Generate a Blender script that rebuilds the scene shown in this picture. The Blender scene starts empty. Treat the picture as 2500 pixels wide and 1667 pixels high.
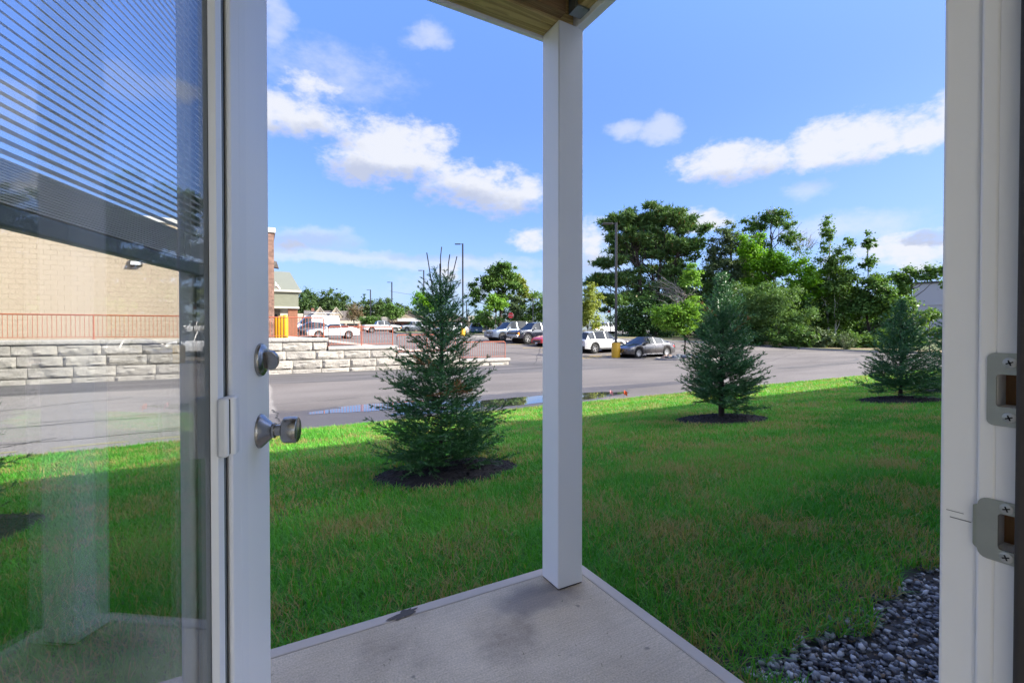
import bpy, bmesh, math, random
import numpy as np
from mathutils import Vector, Matrix, noise as mnoise

# ------------------------------------------------------------------ scene, camera, sky, sun
S = bpy.context.scene
COL = S.collection
R = math.radians

cam_d = bpy.data.cameras.new('camera')
cam = bpy.data.objects.new('camera', cam_d)
COL.objects.link(cam)
cam_d.sensor_width = 36.0
cam_d.lens = 16.13
cam_d.shift_y = -0.0063
cam_d.clip_start = 0.02
cam_d.clip_end = 4000
cam.location = (0, 0, 1.12)
cam.rotation_euler = (R(90 - 0.65), 0, R(-28.9))
S.camera = cam

SUN_EL = 31.0
SUN_AZ = 131.0                      # compass bearing of the sun, clockwise from +Y
sun_d = bpy.data.lights.new('sun', 'SUN')
sun = bpy.data.objects.new('sun', sun_d)
COL.objects.link(sun)
sun_d.energy = 2.0
sun_d.angle = R(0.53)
sun_d.color = (1.0, 0.93, 0.82)
sv = Vector((math.sin(R(SUN_AZ)) * math.cos(R(SUN_EL)), math.cos(R(SUN_AZ)) * math.cos(R(SUN_EL)), math.sin(R(SUN_EL))))
sun.rotation_euler = sv.to_track_quat('Z', 'Y').to_euler()
sun.location = sv * 60

S.view_settings.view_transform = 'Standard'
S.view_settings.look = 'None'
S.view_settings.exposure = 2.6
S.view_settings.gamma = 1.0
S.view_settings.use_curve_mapping = False
S.render.engine = 'CYCLES'
S.cycles.transparent_max_bounces = 24
S.cycles.max_bounces = 9
S.cycles.glossy_bounces = 5
S.cycles.transmission_bounces = 8
S.cycles.diffuse_bounces = 4
S.cycles.use_denoising = True
S.cycles.sample_clamp_indirect = 6.0
S.cycles.caustics_reflective = False
S.cycles.caustics_refractive = False

W = bpy.data.worlds.new('World')
S.world = W
W.use_nodes = True


class NT:
    """small helper for writing node trees"""
    def __init__(self, tree):
        self.t = tree
        tree.nodes.clear()

    def n(self, typ, **kw):
        nd = self.t.nodes.new(typ)
        for k, v in kw.items():
            setattr(nd, k, v)
        return nd

    def put(self, sock, v):
        if v is None:
            return
        if hasattr(v, 'is_output'):
            self.t.links.new(v, sock)
        elif isinstance(v, (tuple, list)):
            v = tuple(v)
            if len(sock.default_value) == 4 and len(v) == 3:
                v = v + (1.0,)
            sock.default_value = v
        else:
            sock.default_value = v

    def m(self, op, a, b=None, c=None, clamp=False):
        nd = self.n('ShaderNodeMath', operation=op)
        nd.use_clamp = clamp
        self.put(nd.inputs[0], a)
        self.put(nd.inputs[1], b)
        self.put(nd.inputs[2], c)
        return nd.outputs[0]

    def v(self, op, a, b=None):
        nd = self.n('ShaderNodeVectorMath', operation=op)
        self.put(nd.inputs[0], a)
        self.put(nd.inputs[1], b)
        return nd.outputs['Value'] if op in ('DOT_PRODUCT', 'LENGTH', 'DISTANCE') else nd.outputs[0]

    def mix(self, fac, a, b, mode='MIX'):
        nd = self.n('ShaderNodeMix', data_type='RGBA', blend_type=mode)
        self.put(nd.inputs[0], fac)
        self.put(nd.inputs[6], a)
        self.put(nd.inputs[7], b)
        return nd.outputs[2]

    def noise(self, vec, scale, detail=4.0, rough=0.55, dist=0.0):
        nd = self.n('ShaderNodeTexNoise')
        self.put(nd.inputs['Vector'], vec)
        self.put(nd.inputs['Scale'], scale)
        self.put(nd.inputs['Detail'], detail)
        self.put(nd.inputs['Roughness'], rough)
        self.put(nd.inputs['Distortion'], dist)
        return nd.outputs[0]

    def ramp(self, fac, stops):
        nd = self.n('ShaderNodeValToRGB')
        el = nd.color_ramp.elements
        while len(el) < len(stops):
            el.new(0.5)
        for e, (p, c) in zip(el, stops):
            e.position = p
            e.color = tuple(c) + (1.0,) if len(c) == 3 else c
        self.put(nd.inputs[0], fac)
        return nd.outputs[0]

    def sm(self, x, lo, hi):
        nd = self.n('ShaderNodeMapRange', interpolation_type='SMOOTHSTEP')
        self.put(nd.inputs[0], x)
        self.put(nd.inputs[1], lo)
        self.put(nd.inputs[2], hi)
        return nd.outputs[0]


def build_sky():
    k = NT(W.node_tree)
    tc = k.n('ShaderNodeTexCoord')
    d = tc.outputs['Generated']
    sky = k.n('ShaderNodeTexSky', sky_type='NISHITA')
    sky.sun_disc = False
    sky.sun_elevation = R(SUN_EL)
    sky.sun_rotation = R(SUN_AZ)
    sky.altitude = 100
    sky.air_density = 0.9
    sky.dust_density = 1.2
    sky.ozone_density = 2.5
    sp = k.n('ShaderNodeSeparateXYZ')
    k.put(sp.inputs[0], d)
    az = k.m('ARCTAN2', sp.outputs[0], sp.outputs[1])
    hyp = k.m('SQRT', k.m('ADD', k.m('MULTIPLY', sp.outputs[0], sp.outputs[0]), k.m('MULTIPLY', sp.outputs[1], sp.outputs[1])))
    el = k.m('ARCTAN2', sp.outputs[2], hyp)
    cb = k.n('ShaderNodeCombineXYZ')
    k.put(cb.inputs[0], az)
    k.put(cb.inputs[1], el)
    P = cb.outputs[0]
    # wispy distortion of the cloud outline
    nz = k.n('ShaderNodeTexNoise')
    k.put(nz.inputs['Vector'], k.v('MULTIPLY', d, (1, 1, 1.6)))
    nz.inputs['Scale'].default_value = 11.0
    nz.inputs['Detail'].default_value = 7.0
    nz.inputs['Roughness'].default_value = 0.6
    P2 = k.v('ADD', P, k.v('MULTIPLY', k.v('SUBTRACT', nz.outputs['Color'], (0.5, 0.5, 0.5)), (0.10, 0.055, 0)))
    fine = k.noise(k.v('MULTIPLY', d, (1, 1, 1.8)), 26.0, 6.0, 0.62)

    # (azimuth, elevation, half width, half height up, strength) in degrees
    def field(cl):
        acc = None
        for (a, e, ra, re, amp) in cl:
            q = k.v('MULTIPLY', k.v('SUBTRACT', P2, (R(a), R(e), 0)), (1 / R(ra), 1 / R(re), 0))
            val = k.m('MULTIPLY_ADD', k.v('DOT_PRODUCT', q, q), -amp, amp)
            acc = val if acc is None else k.m('MAXIMUM', acc, val)
        return acc
    cum = field(CLOUDS)
    thin = field(THIN)
    shade = field(SHADE)
    # scattered clouds over the unseen rest of the sky, cover raised to lift the shade
    gen = k.noise(k.v('MULTIPLY', d, (1, 1, 2.6)), 2.6, 7.0, 0.55)
    gen = k.m('MULTIPLY', k.sm(gen, 0.43, 0.60), k.m('MAXIMUM', k.sm(k.m('ABSOLUTE', k.m('SUBTRACT', az, R(29))), R(54), R(74)), k.sm(el, R(38), R(50))))
    D1 = k.sm(k.m('ADD', cum, k.m('MULTIPLY', k.m('SUBTRACT', fine, 0.5), 2.1)), -0.12, 0.95)
    D2 = k.m('MULTIPLY', k.sm(k.m('ADD', thin, k.m('MULTIPLY', k.m('SUBTRACT', fine, 0.5), 1.0)), -0.25, 0.9), 0.62)
    D = k.m('MAXIMUM', k.m('MAXIMUM', D1, D2), gen, clamp=True)
    sh = k.m('MULTIPLY', k.sm(k.m('ADD', shade, k.m('MULTIPLY', k.m('SUBTRACT', fine, 0.5), 1.2)), -0.4, 0.8), 0.9)
    ccol = k.mix(sh, CLOUD_LIT, CLOUD_SHADE)
    cloud_boost = k.m('MULTIPLY_ADD', k.sm(k.v('DOT_PRODUCT', d, tuple(sv)), 0.60, 0.92), 7.0, 1.0)  # clouds near the sun, out of view, brightened to fill the shade
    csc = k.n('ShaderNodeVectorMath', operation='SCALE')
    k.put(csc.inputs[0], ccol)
    k.put(csc.inputs['Scale'], cloud_boost)
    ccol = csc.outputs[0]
    hs = k.n('ShaderNodeHueSaturation')
    hs.inputs['Hue'].default_value = SKY_HUE
    hs.inputs['Saturation'].default_value = SKY_SAT
    hs.inputs['Value'].default_value = 1.0
    # film response: the bright haze near the horizon is compressed so that it keeps its blue
    lum = k.v('DOT_PRODUCT', sky.outputs[0], (0.2, 0.7, 0.1))
    cmpr = k.n('ShaderNodeVectorMath', operation='SCALE')
    k.put(cmpr.inputs[0], k.v('MULTIPLY', sky.outputs[0], SKY_TINT))
    k.put(cmpr.inputs['Scale'], k.m('DIVIDE', 1.0, k.m('MULTIPLY_ADD', k.m('MULTIPLY', lum, k.m('MULTIPLY_ADD', k.sm(el, R(44), R(22)), 0.75, 0.25)), 1 / SKY_KNEE, 1.0)))
    k.put(hs.inputs['Color'], k.mix(k.m('MULTIPLY', k.m('MULTIPLY', k.sm(lum, 2.0, 7.0), 0.85), k.sm(el, R(30), R(12))), cmpr.outputs[0], (0.66, 0.96, 1.58)))
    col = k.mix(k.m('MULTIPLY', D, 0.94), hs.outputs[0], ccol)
    bg = k.n('ShaderNodeBackground')
    k.put(bg.inputs[0], col)
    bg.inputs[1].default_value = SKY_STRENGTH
    out = k.n('ShaderNodeOutputWorld')
    k.put(out.inputs[0], bg.outputs[0])


SKY_STRENGTH = 0.15
SKY_TINT = (0.55, 0.615, 0.74)
SKY_KNEE = 2.2
SKY_HUE, SKY_SAT = 0.51, 1.08
CLOUD_LIT = (1.00, 1.02, 1.08)
CLOUD_SHADE = (0.60, 0.66, 0.84)
# cloud positions: azimuth, elevation, half width, half height (degrees), strength
CLOUDS = [(4.0, 22.8, 7.8, 2.4, 1.00), (0.3, 22.8, 5.5, 2.7, 1.00), (5.7, 25.8, 3.7, 1.9, 0.60), (14.6, 20.6, 7.9, 3.7, 1.10), (18.8, 22.0, 4.0, 2.2, 0.90), (11.5, 19.0, 5.1, 3.1, 1.00), (23.8, 17.3, 7.6, 2.9, 1.00), (27.9, 16.2, 6.1, 2.6, 0.90), (30.9, 16.6, 3.1, 2.3, 0.90), (21.3, 6.6, 1.7, 1.4, 0.90), (31.5, 10.9, 3.1, 1.7, 0.80), (54.2, 18.3, 6.3, 2.4, 1.05), (57.5, 18.0, 4.3, 1.8, 0.90), (63.8, 18.4, 5.2, 2.8, 1.10), (66.7, 17.8, 3.5, 2.2, 1.00), (70.7, 17.9, 3.7, 2.2, 1.00), (72.1, 18.9, 1.6, 2.0, 0.90), (38.5, 10.2, 2.2, 3.2, 0.90), (51.4, 12.1, 3.1, 1.6, 0.90), (70.1, 7.5, 6.7, 2.1, 0.90), (2.7, 9.3, 3.1, 1.0, 0.50)]
THIN = [(42.7, 22.8, 2.7, 1.2, 0.75), (46.7, 22.5, 2.8, 1.5, 0.90), (18.8, 31.9, 3.1, 1.3, 0.65), (1.9, 31.0, 2.0, 3.0, 0.60), (9.2, 8.5, 12.6, 1.1, 0.80), (5.3, 10.2, 6.4, 1.5, 0.70), (22.3, 8.1, 12.9, 1.1, 0.70), (61.3, 14.2, 2.7, 1.2, 0.50), (39.0, 8.3, 5.9, 2.5, 0.70), (7.9, 27.1, 8.0, 3.0, 0.35), (25.3, 5.3, 12.1, 2.3, 0.50), (64.4, 10.1, 7.5, 1.6, 0.50)]
SHADE = [(71.8, 8.3, 2.2, 0.9, 1.60), (12.5, 17.4, 7.0, 2.0, 1.00), (21.8, 15.1, 8.5, 2.0, 1.00), (28.4, 14.0, 6.1, 1.7, 0.90), (3.6, 9.8, 7.9, 1.2, 0.90), (2.7, 20.8, 7.0, 1.2, 0.50), (55.1, 16.3, 5.8, 1.2, 0.50), (64.4, 15.4, 5.1, 1.2, 0.40), (20.3, 9.0, 7.5, 0.7, 0.60), (38.5, 7.3, 3.0, 1.7, 0.50)]

build_sky()

# ------------------------------------------------------------------ materials
MATS = {}


def mat(name, col=(0.5, 0.5, 0.5), rough=0.6, metal=0.0, var=0.0, scale=6.0, bump=0.0, bscale=40.0, spec=0.5, coat=0.0,
        isl=0.0, world=False, stretch=(1, 1, 1)):
    """plain surface with a little colour variation, per-piece variation and fine relief"""
    if name in MATS:
        return MATS[name]
    m = bpy.data.materials.new(name)
    m.use_nodes = True
    k = NT(m.node_tree)
    out = k.n('ShaderNodeOutputMaterial')
    b = k.n('ShaderNodeBsdfPrincipled')
    k.put(out.inputs[0], b.outputs[0])
    b.inputs['Roughness'].default_value = rough
    b.inputs['Metallic'].default_value = metal
    b.inputs['Specular IOR Level'].default_value = spec
    b.inputs['Coat Weight'].default_value = coat
    b.inputs['Coat Roughness'].default_value = 0.04
    if world:
        vec = k.n('ShaderNodeNewGeometry').outputs['Position']
    else:
        vec = k.n('ShaderNodeTexCoord').outputs['Object']
    vec = k.v('MULTIPLY', vec, stretch)
    c = None
    if var:
        f = k.noise(vec, scale, 5.0, 0.6)
        c = k.mix(f, tuple(x * (1 - var) for x in col), tuple(min(x * (1 + var), 1) for x in col))
    if isl:
        rn = k.n('ShaderNodeObjectInfo').outputs['Random']
        ff = k.m('MULTIPLY_ADD', rn, 2 * isl, 1 - isl)
        c = k.mix(1.0, c if c is not None else col, ff, 'MULTIPLY')
        nd = c.node
        nd.inputs[7].default_value = (1, 1, 1, 1)
    k.put(b.inputs['Base Color'], c if c is not None else col)
    if bump:
        bp = k.n('ShaderNodeBump')
        bp.inputs['Strength'].default_value = bump
        bp.inputs['Distance'].default_value = 0.01
        k.put(bp.inputs['Height'], k.noise(vec, bscale, 4.0, 0.6))
        k.put(b.inputs['Normal'], bp.outputs[0])
    MATS[name] = m
    return m


def leaf_mat(name, c1, c2, trans=0.35, dead=0.0, dead_col=(0.16, 0.09, 0.03), patch=0.5, pscale=0.5, rough=0.5, gloss=0.12, attr=False, stretch=(1, 1, 1)):
    if name in MATS:
        return MATS[name]
    m = bpy.data.materials.new(name)
    m.use_nodes = True
    k = NT(m.node_tree)
    out = k.n('ShaderNodeOutputMaterial')
    geo = k.n('ShaderNodeNewGeometry')
    rnd = geo.outputs['Random Per Island']
    pos = geo.outputs['Position']
    if attr:
        at_ = k.n('ShaderNodeAttribute', attribute_name='shade')
        rnd = k.m('ADD', k.m('MULTIPLY', rnd, 0.25), k.m('MULTIPLY', at_.outputs['Fac'], 0.75))
    f = k.m('ADD', k.m('MULTIPLY', rnd, 1 - patch), k.m('MULTIPLY', k.sm(k.noise(k.v('MULTIPLY', pos, stretch), pscale, 3.0, 0.6), 0.3, 0.7), patch), clamp=True)
    c = k.mix(f, c1, c2)
    if dead:
        rr = k.m('FRACT', k.m('MULTIPLY', rnd, 17.31))
        thr = k.m('MULTIPLY', k.sm(k.noise(pos, pscale * 1.7, 4.0, 0.6), 0.37, 0.75), dead * 2.0)
        c = k.mix(k.m('LESS_THAN', rr, thr), c, dead_col)
    df = k.n('ShaderNodeBsdfDiffuse')
    k.put(df.inputs[0], c)
    tr = k.n('ShaderNodeBsdfTranslucent')
    k.put(tr.inputs[0], k.mix(1.0, c, (1.25, 1.25, 0.55), 'MULTIPLY'))
    mx = k.n('ShaderNodeMixShader')
    mx.inputs[0].default_value = trans
    k.put(mx.inputs[1], df.outputs[0])
    k.put(mx.inputs[2], tr.outputs[0])
    gl = k.n('ShaderNodeBsdfGlossy')
    gl.inputs['Roughness'].default_value = rough
    gl.inputs[0].default_value = (1, 1, 1, 1)
    lw = k.n('ShaderNodeLayerWeight')
    lw.inputs[0].default_value = 0.35
    mx2 = k.n('ShaderNodeMixShader')
    k.put(mx2.inputs[0], k.m('MULTIPLY_ADD', lw.outputs['Fresnel'], 0.5 * gloss, 0.1 * gloss))
    k.put(mx2.inputs[1], mx.outputs[0])
    k.put(mx2.inputs[2], gl.outputs[0])
    k.put(out.inputs[0], mx2.outputs[0])
    MATS[name] = m
    return m


def glass_mat(name='clear_glass', tint=(0.972, 0.980, 0.976)):
    if name in MATS:
        return MATS[name]
    m = bpy.data.materials.new(name)
    m.use_nodes = True
    k = NT(m.node_tree)
    out = k.n('ShaderNodeOutputMaterial')
    lw = k.n('ShaderNodeLayerWeight')
    lw.inputs[0].default_value = 0.5
    f5 = k.m('POWER', lw.outputs['Facing'], 5.0)
    fr = k.m('MULTIPLY_ADD', f5, 0.92, 0.08)
    t = k.n('ShaderNodeBsdfTransparent')
    k.put(t.inputs[0], tint)
    g = k.n('ShaderNodeBsdfGlossy')
    g.inputs['Roughness'].default_value = 0.0
    mx = k.n('ShaderNodeMixShader')
    k.put(mx.inputs[0], fr)
    k.put(mx.inputs[1], t.outputs[0])
    k.put(mx.inputs[2], g.outputs[0])
    k.put(out.inputs[0], mx.outputs[0])
    MATS[name] = m
    return m


# ------------------------------------------------------------------ mesh helpers
class MB:
    """collects boxes, tubes, lathes and polygons and links them as one mesh object"""
    def __init__(self):
        self.v, self.f = [], []

    def add(self, verts, faces):
        o = len(self.v)
        self.v.extend([tuple(p) for p in verts])
        self.f.extend([tuple(i + o for i in fc) for fc in faces])
        return self

    def box(self, x0, x1, y0, y1, z0, z1, M=None):
        vs = [(x0, y0, z0), (x1, y0, z0), (x1, y1, z0), (x0, y1, z0), (x0, y0, z1), (x1, y0, z1), (x1, y1, z1), (x0, y1, z1)]
        if M is not None:
            vs = [M @ Vector(p) for p in vs]
        return self.add(vs, [(3, 2, 1, 0), (4, 5, 6, 7), (0, 1, 5, 4), (1, 2, 6, 5), (2, 3, 7, 6), (3, 0, 4, 7)])

    def tube(self, pts, radii, n=8, cap=True):
        pts = [Vector(p) for p in pts]
        if not hasattr(radii, '__len__'):
            radii = [radii] * len(pts)
        vs, fs = [], []
        up = Vector((0, 0, 1))
        for i, p in enumerate(pts):
            t = (pts[min(i + 1, len(pts) - 1)] - pts[max(i - 1, 0)])
            t.normalize()
            a = t.cross(up)
            if a.length < 1e-3:
                a = t.cross(Vector((1, 0, 0)))
            a.normalize()
            b = t.cross(a)
            for j in range(n):
                th = 2 * math.pi * j / n
                vs.append(p + (a * math.cos(th) + b * math.sin(th)) * radii[i])
        for i in range(len(pts) - 1):
            for j in range(n):
                j2 = (j + 1) % n
                fs.append((i * n + j, i * n + j2, (i + 1) * n + j2, (i + 1) * n + j))
        if cap:
            fs.append(tuple(range(n - 1, -1, -1)))
            fs.append(tuple((len(pts) - 1) * n + j for j in range(n)))
        return self.add(vs, fs)

    def lathe(self, prof, n=24, M=None, close=True):
        """prof: (radius, height) pairs turned round local Z"""
        vs, fs = [], []
        for (r, z) in prof:
            for j in range(n):
                th = 2 * math.pi * j / n
                vs.append(Vector((r * math.cos(th), r * math.sin(th), z)))
        for i in range(len(prof) - 1):
            for j in range(n):
                j2 = (j + 1) % n
                fs.append((i * n + j, i * n + j2, (i + 1) * n + j2, (i + 1) * n + j))
        if close:
            fs.append(tuple(range(n - 1, -1, -1)))
            fs.append(tuple((len(prof) - 1) * n + j for j in range(n)))
        if M is not None:
            vs = [M @ p for p in vs]
        return self.add(vs, fs)

    def prism(self, poly, axis, a, b):
        """poly: 2-D outline swept from a to b along axis x, y or z"""
        def P(u, w, t):
            return {'x': (t, u, w), 'y': (u, t, w), 'z': (u, w, t)}[axis]
        n = len(poly)
        vs = [P(u, w, a) for u, w in poly] + [P(u, w, b) for u, w in poly]
        fs = [tuple(range(n - 1, -1, -1)), tuple(range(n, 2 * n))]
        fs += [(i, (i + 1) % n, n + (i + 1) % n, n + i) for i in range(n)]
        return self.add(vs, fs)

    def mesh(self, name, m, smooth=None, fix=True):
        me = bpy.data.meshes.new(name)
        me.from_pydata(self.v, [], self.f)
        if fix:
            bm = bmesh.new()
            bm.from_mesh(me)
            bmesh.ops.recalc_face_normals(bm, faces=bm.faces)
            bm.to_mesh(me)
            bm.free()
        if m is not None:
            me.materials.append(m)
        if smooth is not None:
            me.polygons.foreach_set('use_smooth', [True] * len(me.polygons))
            me.set_sharp_from_angle(angle=R(smooth))
        return me

    def build(self, name, m, parent=None, smooth=None, bevel=0.0, fix=True, loc=None, rotz=None, kind=None):
        o = bpy.data.objects.new(name, self.mesh(name, m, smooth, fix))
        COL.objects.link(o)
        if parent is not None:
            o.parent = parent
        if loc is not None:
            o.location = loc
        if rotz is not None:
            o.rotation_euler = (0, 0, rotz)
        if bevel:
            bv = o.modifiers.new('bevel', 'BEVEL')
            bv.width = bevel
            bv.segments = 2
            bv.limit_method = 'ANGLE'
            bv.angle_limit = R(40)
        if kind:
            o['kind'] = kind
        return o


def np_mesh(name, verts, faces, m, parent=None, kind=None, smooth=False):
    """verts (n,3), faces (k,3) or (k,4) numpy arrays -> mesh object"""
    me = bpy.data.meshes.new(name)
    nv, (nf, fs) = len(verts), faces.shape
    me.vertices.add(nv)
    me.vertices.foreach_set('co', np.ascontiguousarray(verts, dtype=np.float32).ravel())
    me.loops.add(nf * fs)
    me.loops.foreach_set('vertex_index', np.ascontiguousarray(faces, dtype=np.int32).ravel())
    me.polygons.add(nf)
    me.polygons.foreach_set('loop_start', np.arange(0, nf * fs, fs, dtype=np.int32))
    me.polygons.foreach_set('loop_total', np.full(nf, fs, dtype=np.int32))
    if smooth:
        me.polygons.foreach_set('use_smooth', np.ones(nf, dtype=bool))
    me.update(calc_edges=True)
    me.materials.append(m)
    o = bpy.data.objects.new(name, me)
    COL.objects.link(o)
    if parent is not None:
        o.parent = parent
    if kind:
        o['kind'] = kind
    return o


def thing(name, label, cat, loc=(0, 0, 0), rotz=0.0, group=None):
    o = bpy.data.objects.new(name, None)
    o.empty_display_size = 0.1
    COL.objects.link(o)
    o.location = loc
    o.rotation_euler = (0, 0, rotz)
    return tag(o, label, cat, group)


def tag(o, label, cat, group=None):
    o['label'] = label
    o['category'] = cat
    if group:
        o['group'] = group
    return o


def share(src, name, parent=None, loc=(0, 0, 0), rot=(0, 0, 0), sc=(1, 1, 1)):
    """another object showing the same mesh"""
    o = bpy.data.objects.new(name, src)
    COL.objects.link(o)
    o.parent = parent
    o.location = loc
    o.rotation_euler = rot
    o.scale = sc
    return o


def copy_tree(o, parent=None):
    kids = list(o.children)
    c = o.copy()
    COL.objects.link(c)
    c.parent = parent
    for ch in kids:
        copy_tree(ch, c)
    return c


def along(bearing, dist, z=0.0):
    """a point at a compass bearing (degrees from +Y) and distance from the doorway"""
    return Vector((dist * math.sin(R(bearing)), dist * math.cos(R(bearing)), z))


# ------------------------------------------------------------------ the lie of the land
ROAD_Z = -0.83
WALL_Y = 22.6


def lawn_z(y):
    return -0.075 - max(0.0, y - 1.8) * 0.0925


def land_z(x, y):
    if y < 9.9:
        return lawn_z(y)
    if y < WALL_Y + 0.15:
        return ROAD_Z
    a = float(np.interp(y, [22.6, 26, 30, 37.6, 47, 74, 120, 200], [-0.83, -0.80, -0.52, 0.05, 0.27, 0.66, 0.9, 1.0]))
    b = min(0.70, max(-0.83, 0.62 - 0.138 * (x - 2.2)))
    b = b - max(0.0, y - 40) * 0.01
    return max(a, b)


def on(x, y, dz=0.0):
    return (x, y, land_z(x, y) + dz)

# ------------------------------------------------------------------ ground, road, lawn
def asphalt():
    m = bpy.data.materials.new('asphalt')
    m.use_nodes = True
    k = NT(m.node_tree)
    out = k.n('ShaderNodeOutputMaterial')
    b = k.n('ShaderNodeBsdfPrincipled')
    k.put(out.inputs[0], b.outputs[0])
    pos = k.n('ShaderNodeNewGeometry').outputs['Position']
    sp = k.n('ShaderNodeSeparateXYZ')
    k.put(sp.inputs[0], pos)
    X, Y = sp.outputs[0], sp.outputs[1]
    grain = k.noise(pos, 55.0, 3.0, 0.7)
    big = k.noise(k.v('MULTIPLY', pos, (0.35, 1.0, 1)), 0.45, 5.0, 0.6)
    old = k.mix(k.sm(big, 0.3, 0.7), (0.112, 0.100, 0.091), (0.168, 0.151, 0.137))
    # the stretch in front of the tan building is older, paler and stonier
    pale = k.m('MULTIPLY', k.sm(k.m('ADD', X, k.m('MULTIPLY', k.noise(pos, 0.5, 3.0), 0.3)), 0.55, 0.45), 0.85)
    old = k.mix(pale, old, k.mix(k.sm(k.noise(pos, 30.0, 4.0, 0.75), 0.35, 0.65), (0.17, 0.155, 0.14), (0.34, 0.315, 0.285)))
    # traffic-polished streaks along the drive
    st = k.noise(k.v('MULTIPLY', pos, (0.10, 1.3, 1)), 1.1, 4.0, 0.55)
    old = k.mix(k.m('MULTIPLY', k.sm(st, 0.55, 0.75), 0.35), old, (0.10, 0.095, 0.095))
    # newer, darker strip laid along the foot of the block wall
    wob = k.m('MULTIPLY', k.m('SUBTRACT', k.noise(pos, 0.6, 3.0), 0.5), 0.5)
    edge = k.m('MULTIPLY_ADD', X, -0.05, 18.6)
    fresh = k.m('MULTIPLY', k.sm(k.m('SUBTRACT', k.m('ADD', Y, wob), edge), -0.12, 0.12),
                k.m('MULTIPLY', k.sm(X, 21.0, 12.0), k.sm(Y, 25.0, 23.6)))
    newc = k.mix(k.sm(k.noise(k.v('MULTIPLY', pos, (0.15, 1, 1)), 1.2, 4.0), 0.35, 0.65), (0.070, 0.066, 0.066), (0.125, 0.117, 0.113))
    c = k.mix(fresh, old, newc)
    # resurfaced ramp behind the wall and the further bays
    ramp = k.m('MULTIPLY', k.sm(Y, 22.7, 22.8), k.sm(k.m('MULTIPLY_ADD', X, 0.32, k.m('MULTIPLY', Y, -1.0)), -27.6, -27.4))
    ramp = k.m('MULTIPLY', ramp, k.sm(X, 13.5, 11.5))
    c = k.mix(ramp, c, (0.075, 0.068, 0.068))
    # damp ground round the puddle
    e = k.v('MULTIPLY', k.v('SUBTRACT', pos, (4.2, 11.05, 0)), (1 / 5.6, 1 / 1.55, 0))
    e = k.m('ADD', k.v('LENGTH', e), k.m('MULTIPLY', k.m('SUBTRACT', k.noise(k.v('MULTIPLY', pos, (0.5, 1.6, 1)), 1.3, 5.0), 0.5), 1.1))
    wet = k.sm(e, 1.06, 0.86)
    # puddle tail running on along the kerb side
    e2 = k.v('MULTIPLY', k.v('SUBTRACT', pos, (10.5, 11.9, 0)), (1 / 5.5, 1 / 0.45, 0))
    e2 = k.m('ADD', k.v('LENGTH', e2), k.m('MULTIPLY', k.m('SUBTRACT', k.noise(k.v('MULTIPLY', pos, (0.3, 1.5, 1)), 1.0, 5.0), 0.5), 1.5))
    wet = k.m('MAXIMUM', wet, k.m('MULTIPLY', k.sm(e2, 1.0, 0.8), 0.8))
    c = k.mix(k.m('MULTIPLY', wet, 0.62), c, (0.045, 0.043, 0.045))
    # oil drips and small stains
    oil = k.sm(k.noise(pos, 1.7, 5.0, 0.6), 0.66, 0.74)
    c = k.mix(k.m('MULTIPLY', oil, 0.35), c, (0.07, 0.068, 0.066))
    c = k.mix(1.0, c, k.ramp(grain, [(0.3, (0.72, 0.72, 0.72)), (0.7, (1.22, 1.22, 1.22))]), 'MULTIPLY')
    k.put(b.inputs['Base Color'], c)
    k.put(b.inputs['Roughness'], k.m('MULTIPLY_ADD', wet, -0.35, 0.88))
    b.inputs['Specular IOR Level'].default_value = 0.35
    bp = k.n('ShaderNodeBump')
    bp.inputs['Strength'].default_value = 0.35
    bp.inputs['Distance'].default_value = 0.008
    k.put(bp.inputs['Height'], grain)
    k.put(b.inputs['Normal'], bp.outputs[0])
    return m


def sheet(name, xs, ys, zf, m, kind='structure'):
    xs, ys = np.asarray(xs, float), np.asarray(ys, float)
    gx, gy = np.meshgrid(xs, ys)
    gz = np.vectorize(zf)(gx, gy)
    v = np.stack([gx.ravel(), gy.ravel(), gz.ravel()], 1)
    nx = len(xs)
    i = np.arange(len(ys) - 1)[:, None] * nx + np.arange(nx - 1)[None, :]
    f = np.stack([i, i + 1, i + nx + 1, i + nx], -1).reshape(-1, 4)
    return np_mesh(name, v, f, m, None, kind, smooth=True)


ASPH = asphalt()
soil = mat('lawn_soil', (0.070, 0.120, 0.022), 0.95, var=0.5, scale=5.0, world=True)
far_ground = mat('far_ground', (0.085, 0.10, 0.04), 0.95, var=0.4, scale=0.3, world=True)
sheet('road', np.linspace(-60, 130, 96), [9.85, 12, 14, 16, 18, 20, 22, WALL_Y + 0.14], lambda x, y: ROAD_Z, ASPH)
sheet('parking_lot', np.concatenate([np.linspace(-60, 0, 31), np.linspace(0.5, 30, 60), np.linspace(31, 130, 60)]),
      np.concatenate([[WALL_Y + 0.14], np.linspace(23, 60, 75), np.linspace(62, 150, 45)]), land_z, ASPH)
# the lawn, with the slab and the gravel strip left out
LAWN_X = np.concatenate([np.linspace(-30, -4, 14), np.linspace(-3.5, 12, 32), np.linspace(13, 46.6, 30)])
sheet('lawn', LAWN_X, np.linspace(1.2, 9.86, 30), lambda x, y: lawn_z(y) - 0.012, soil)
sheet('gravel_bed', np.linspace(1.2, 46, 46), [0.1, 0.5, 0.95, 1.25], lambda x, y: lawn_z(y) - 0.035,
      mat('gravel_soil', (0.085, 0.078, 0.072), 0.95, var=0.5, scale=20, world=True))
bg = MB()
bg.add([(-1500, -1500, -1.3), (1500, -1500, -1.3), (1500, 1500, -1.3), (-1500, 1500, -1.3)], [(0, 1, 2, 3)])
bg.build('ground', far_ground, kind='structure', fix=False)
fg = MB()
fg.add([(-1200, 150, 1.0), (1200, 150, 1.0), (1200, 1400, 1.0), (-1200, 1400, 1.0)], [(0, 1, 2, 3)])
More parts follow.
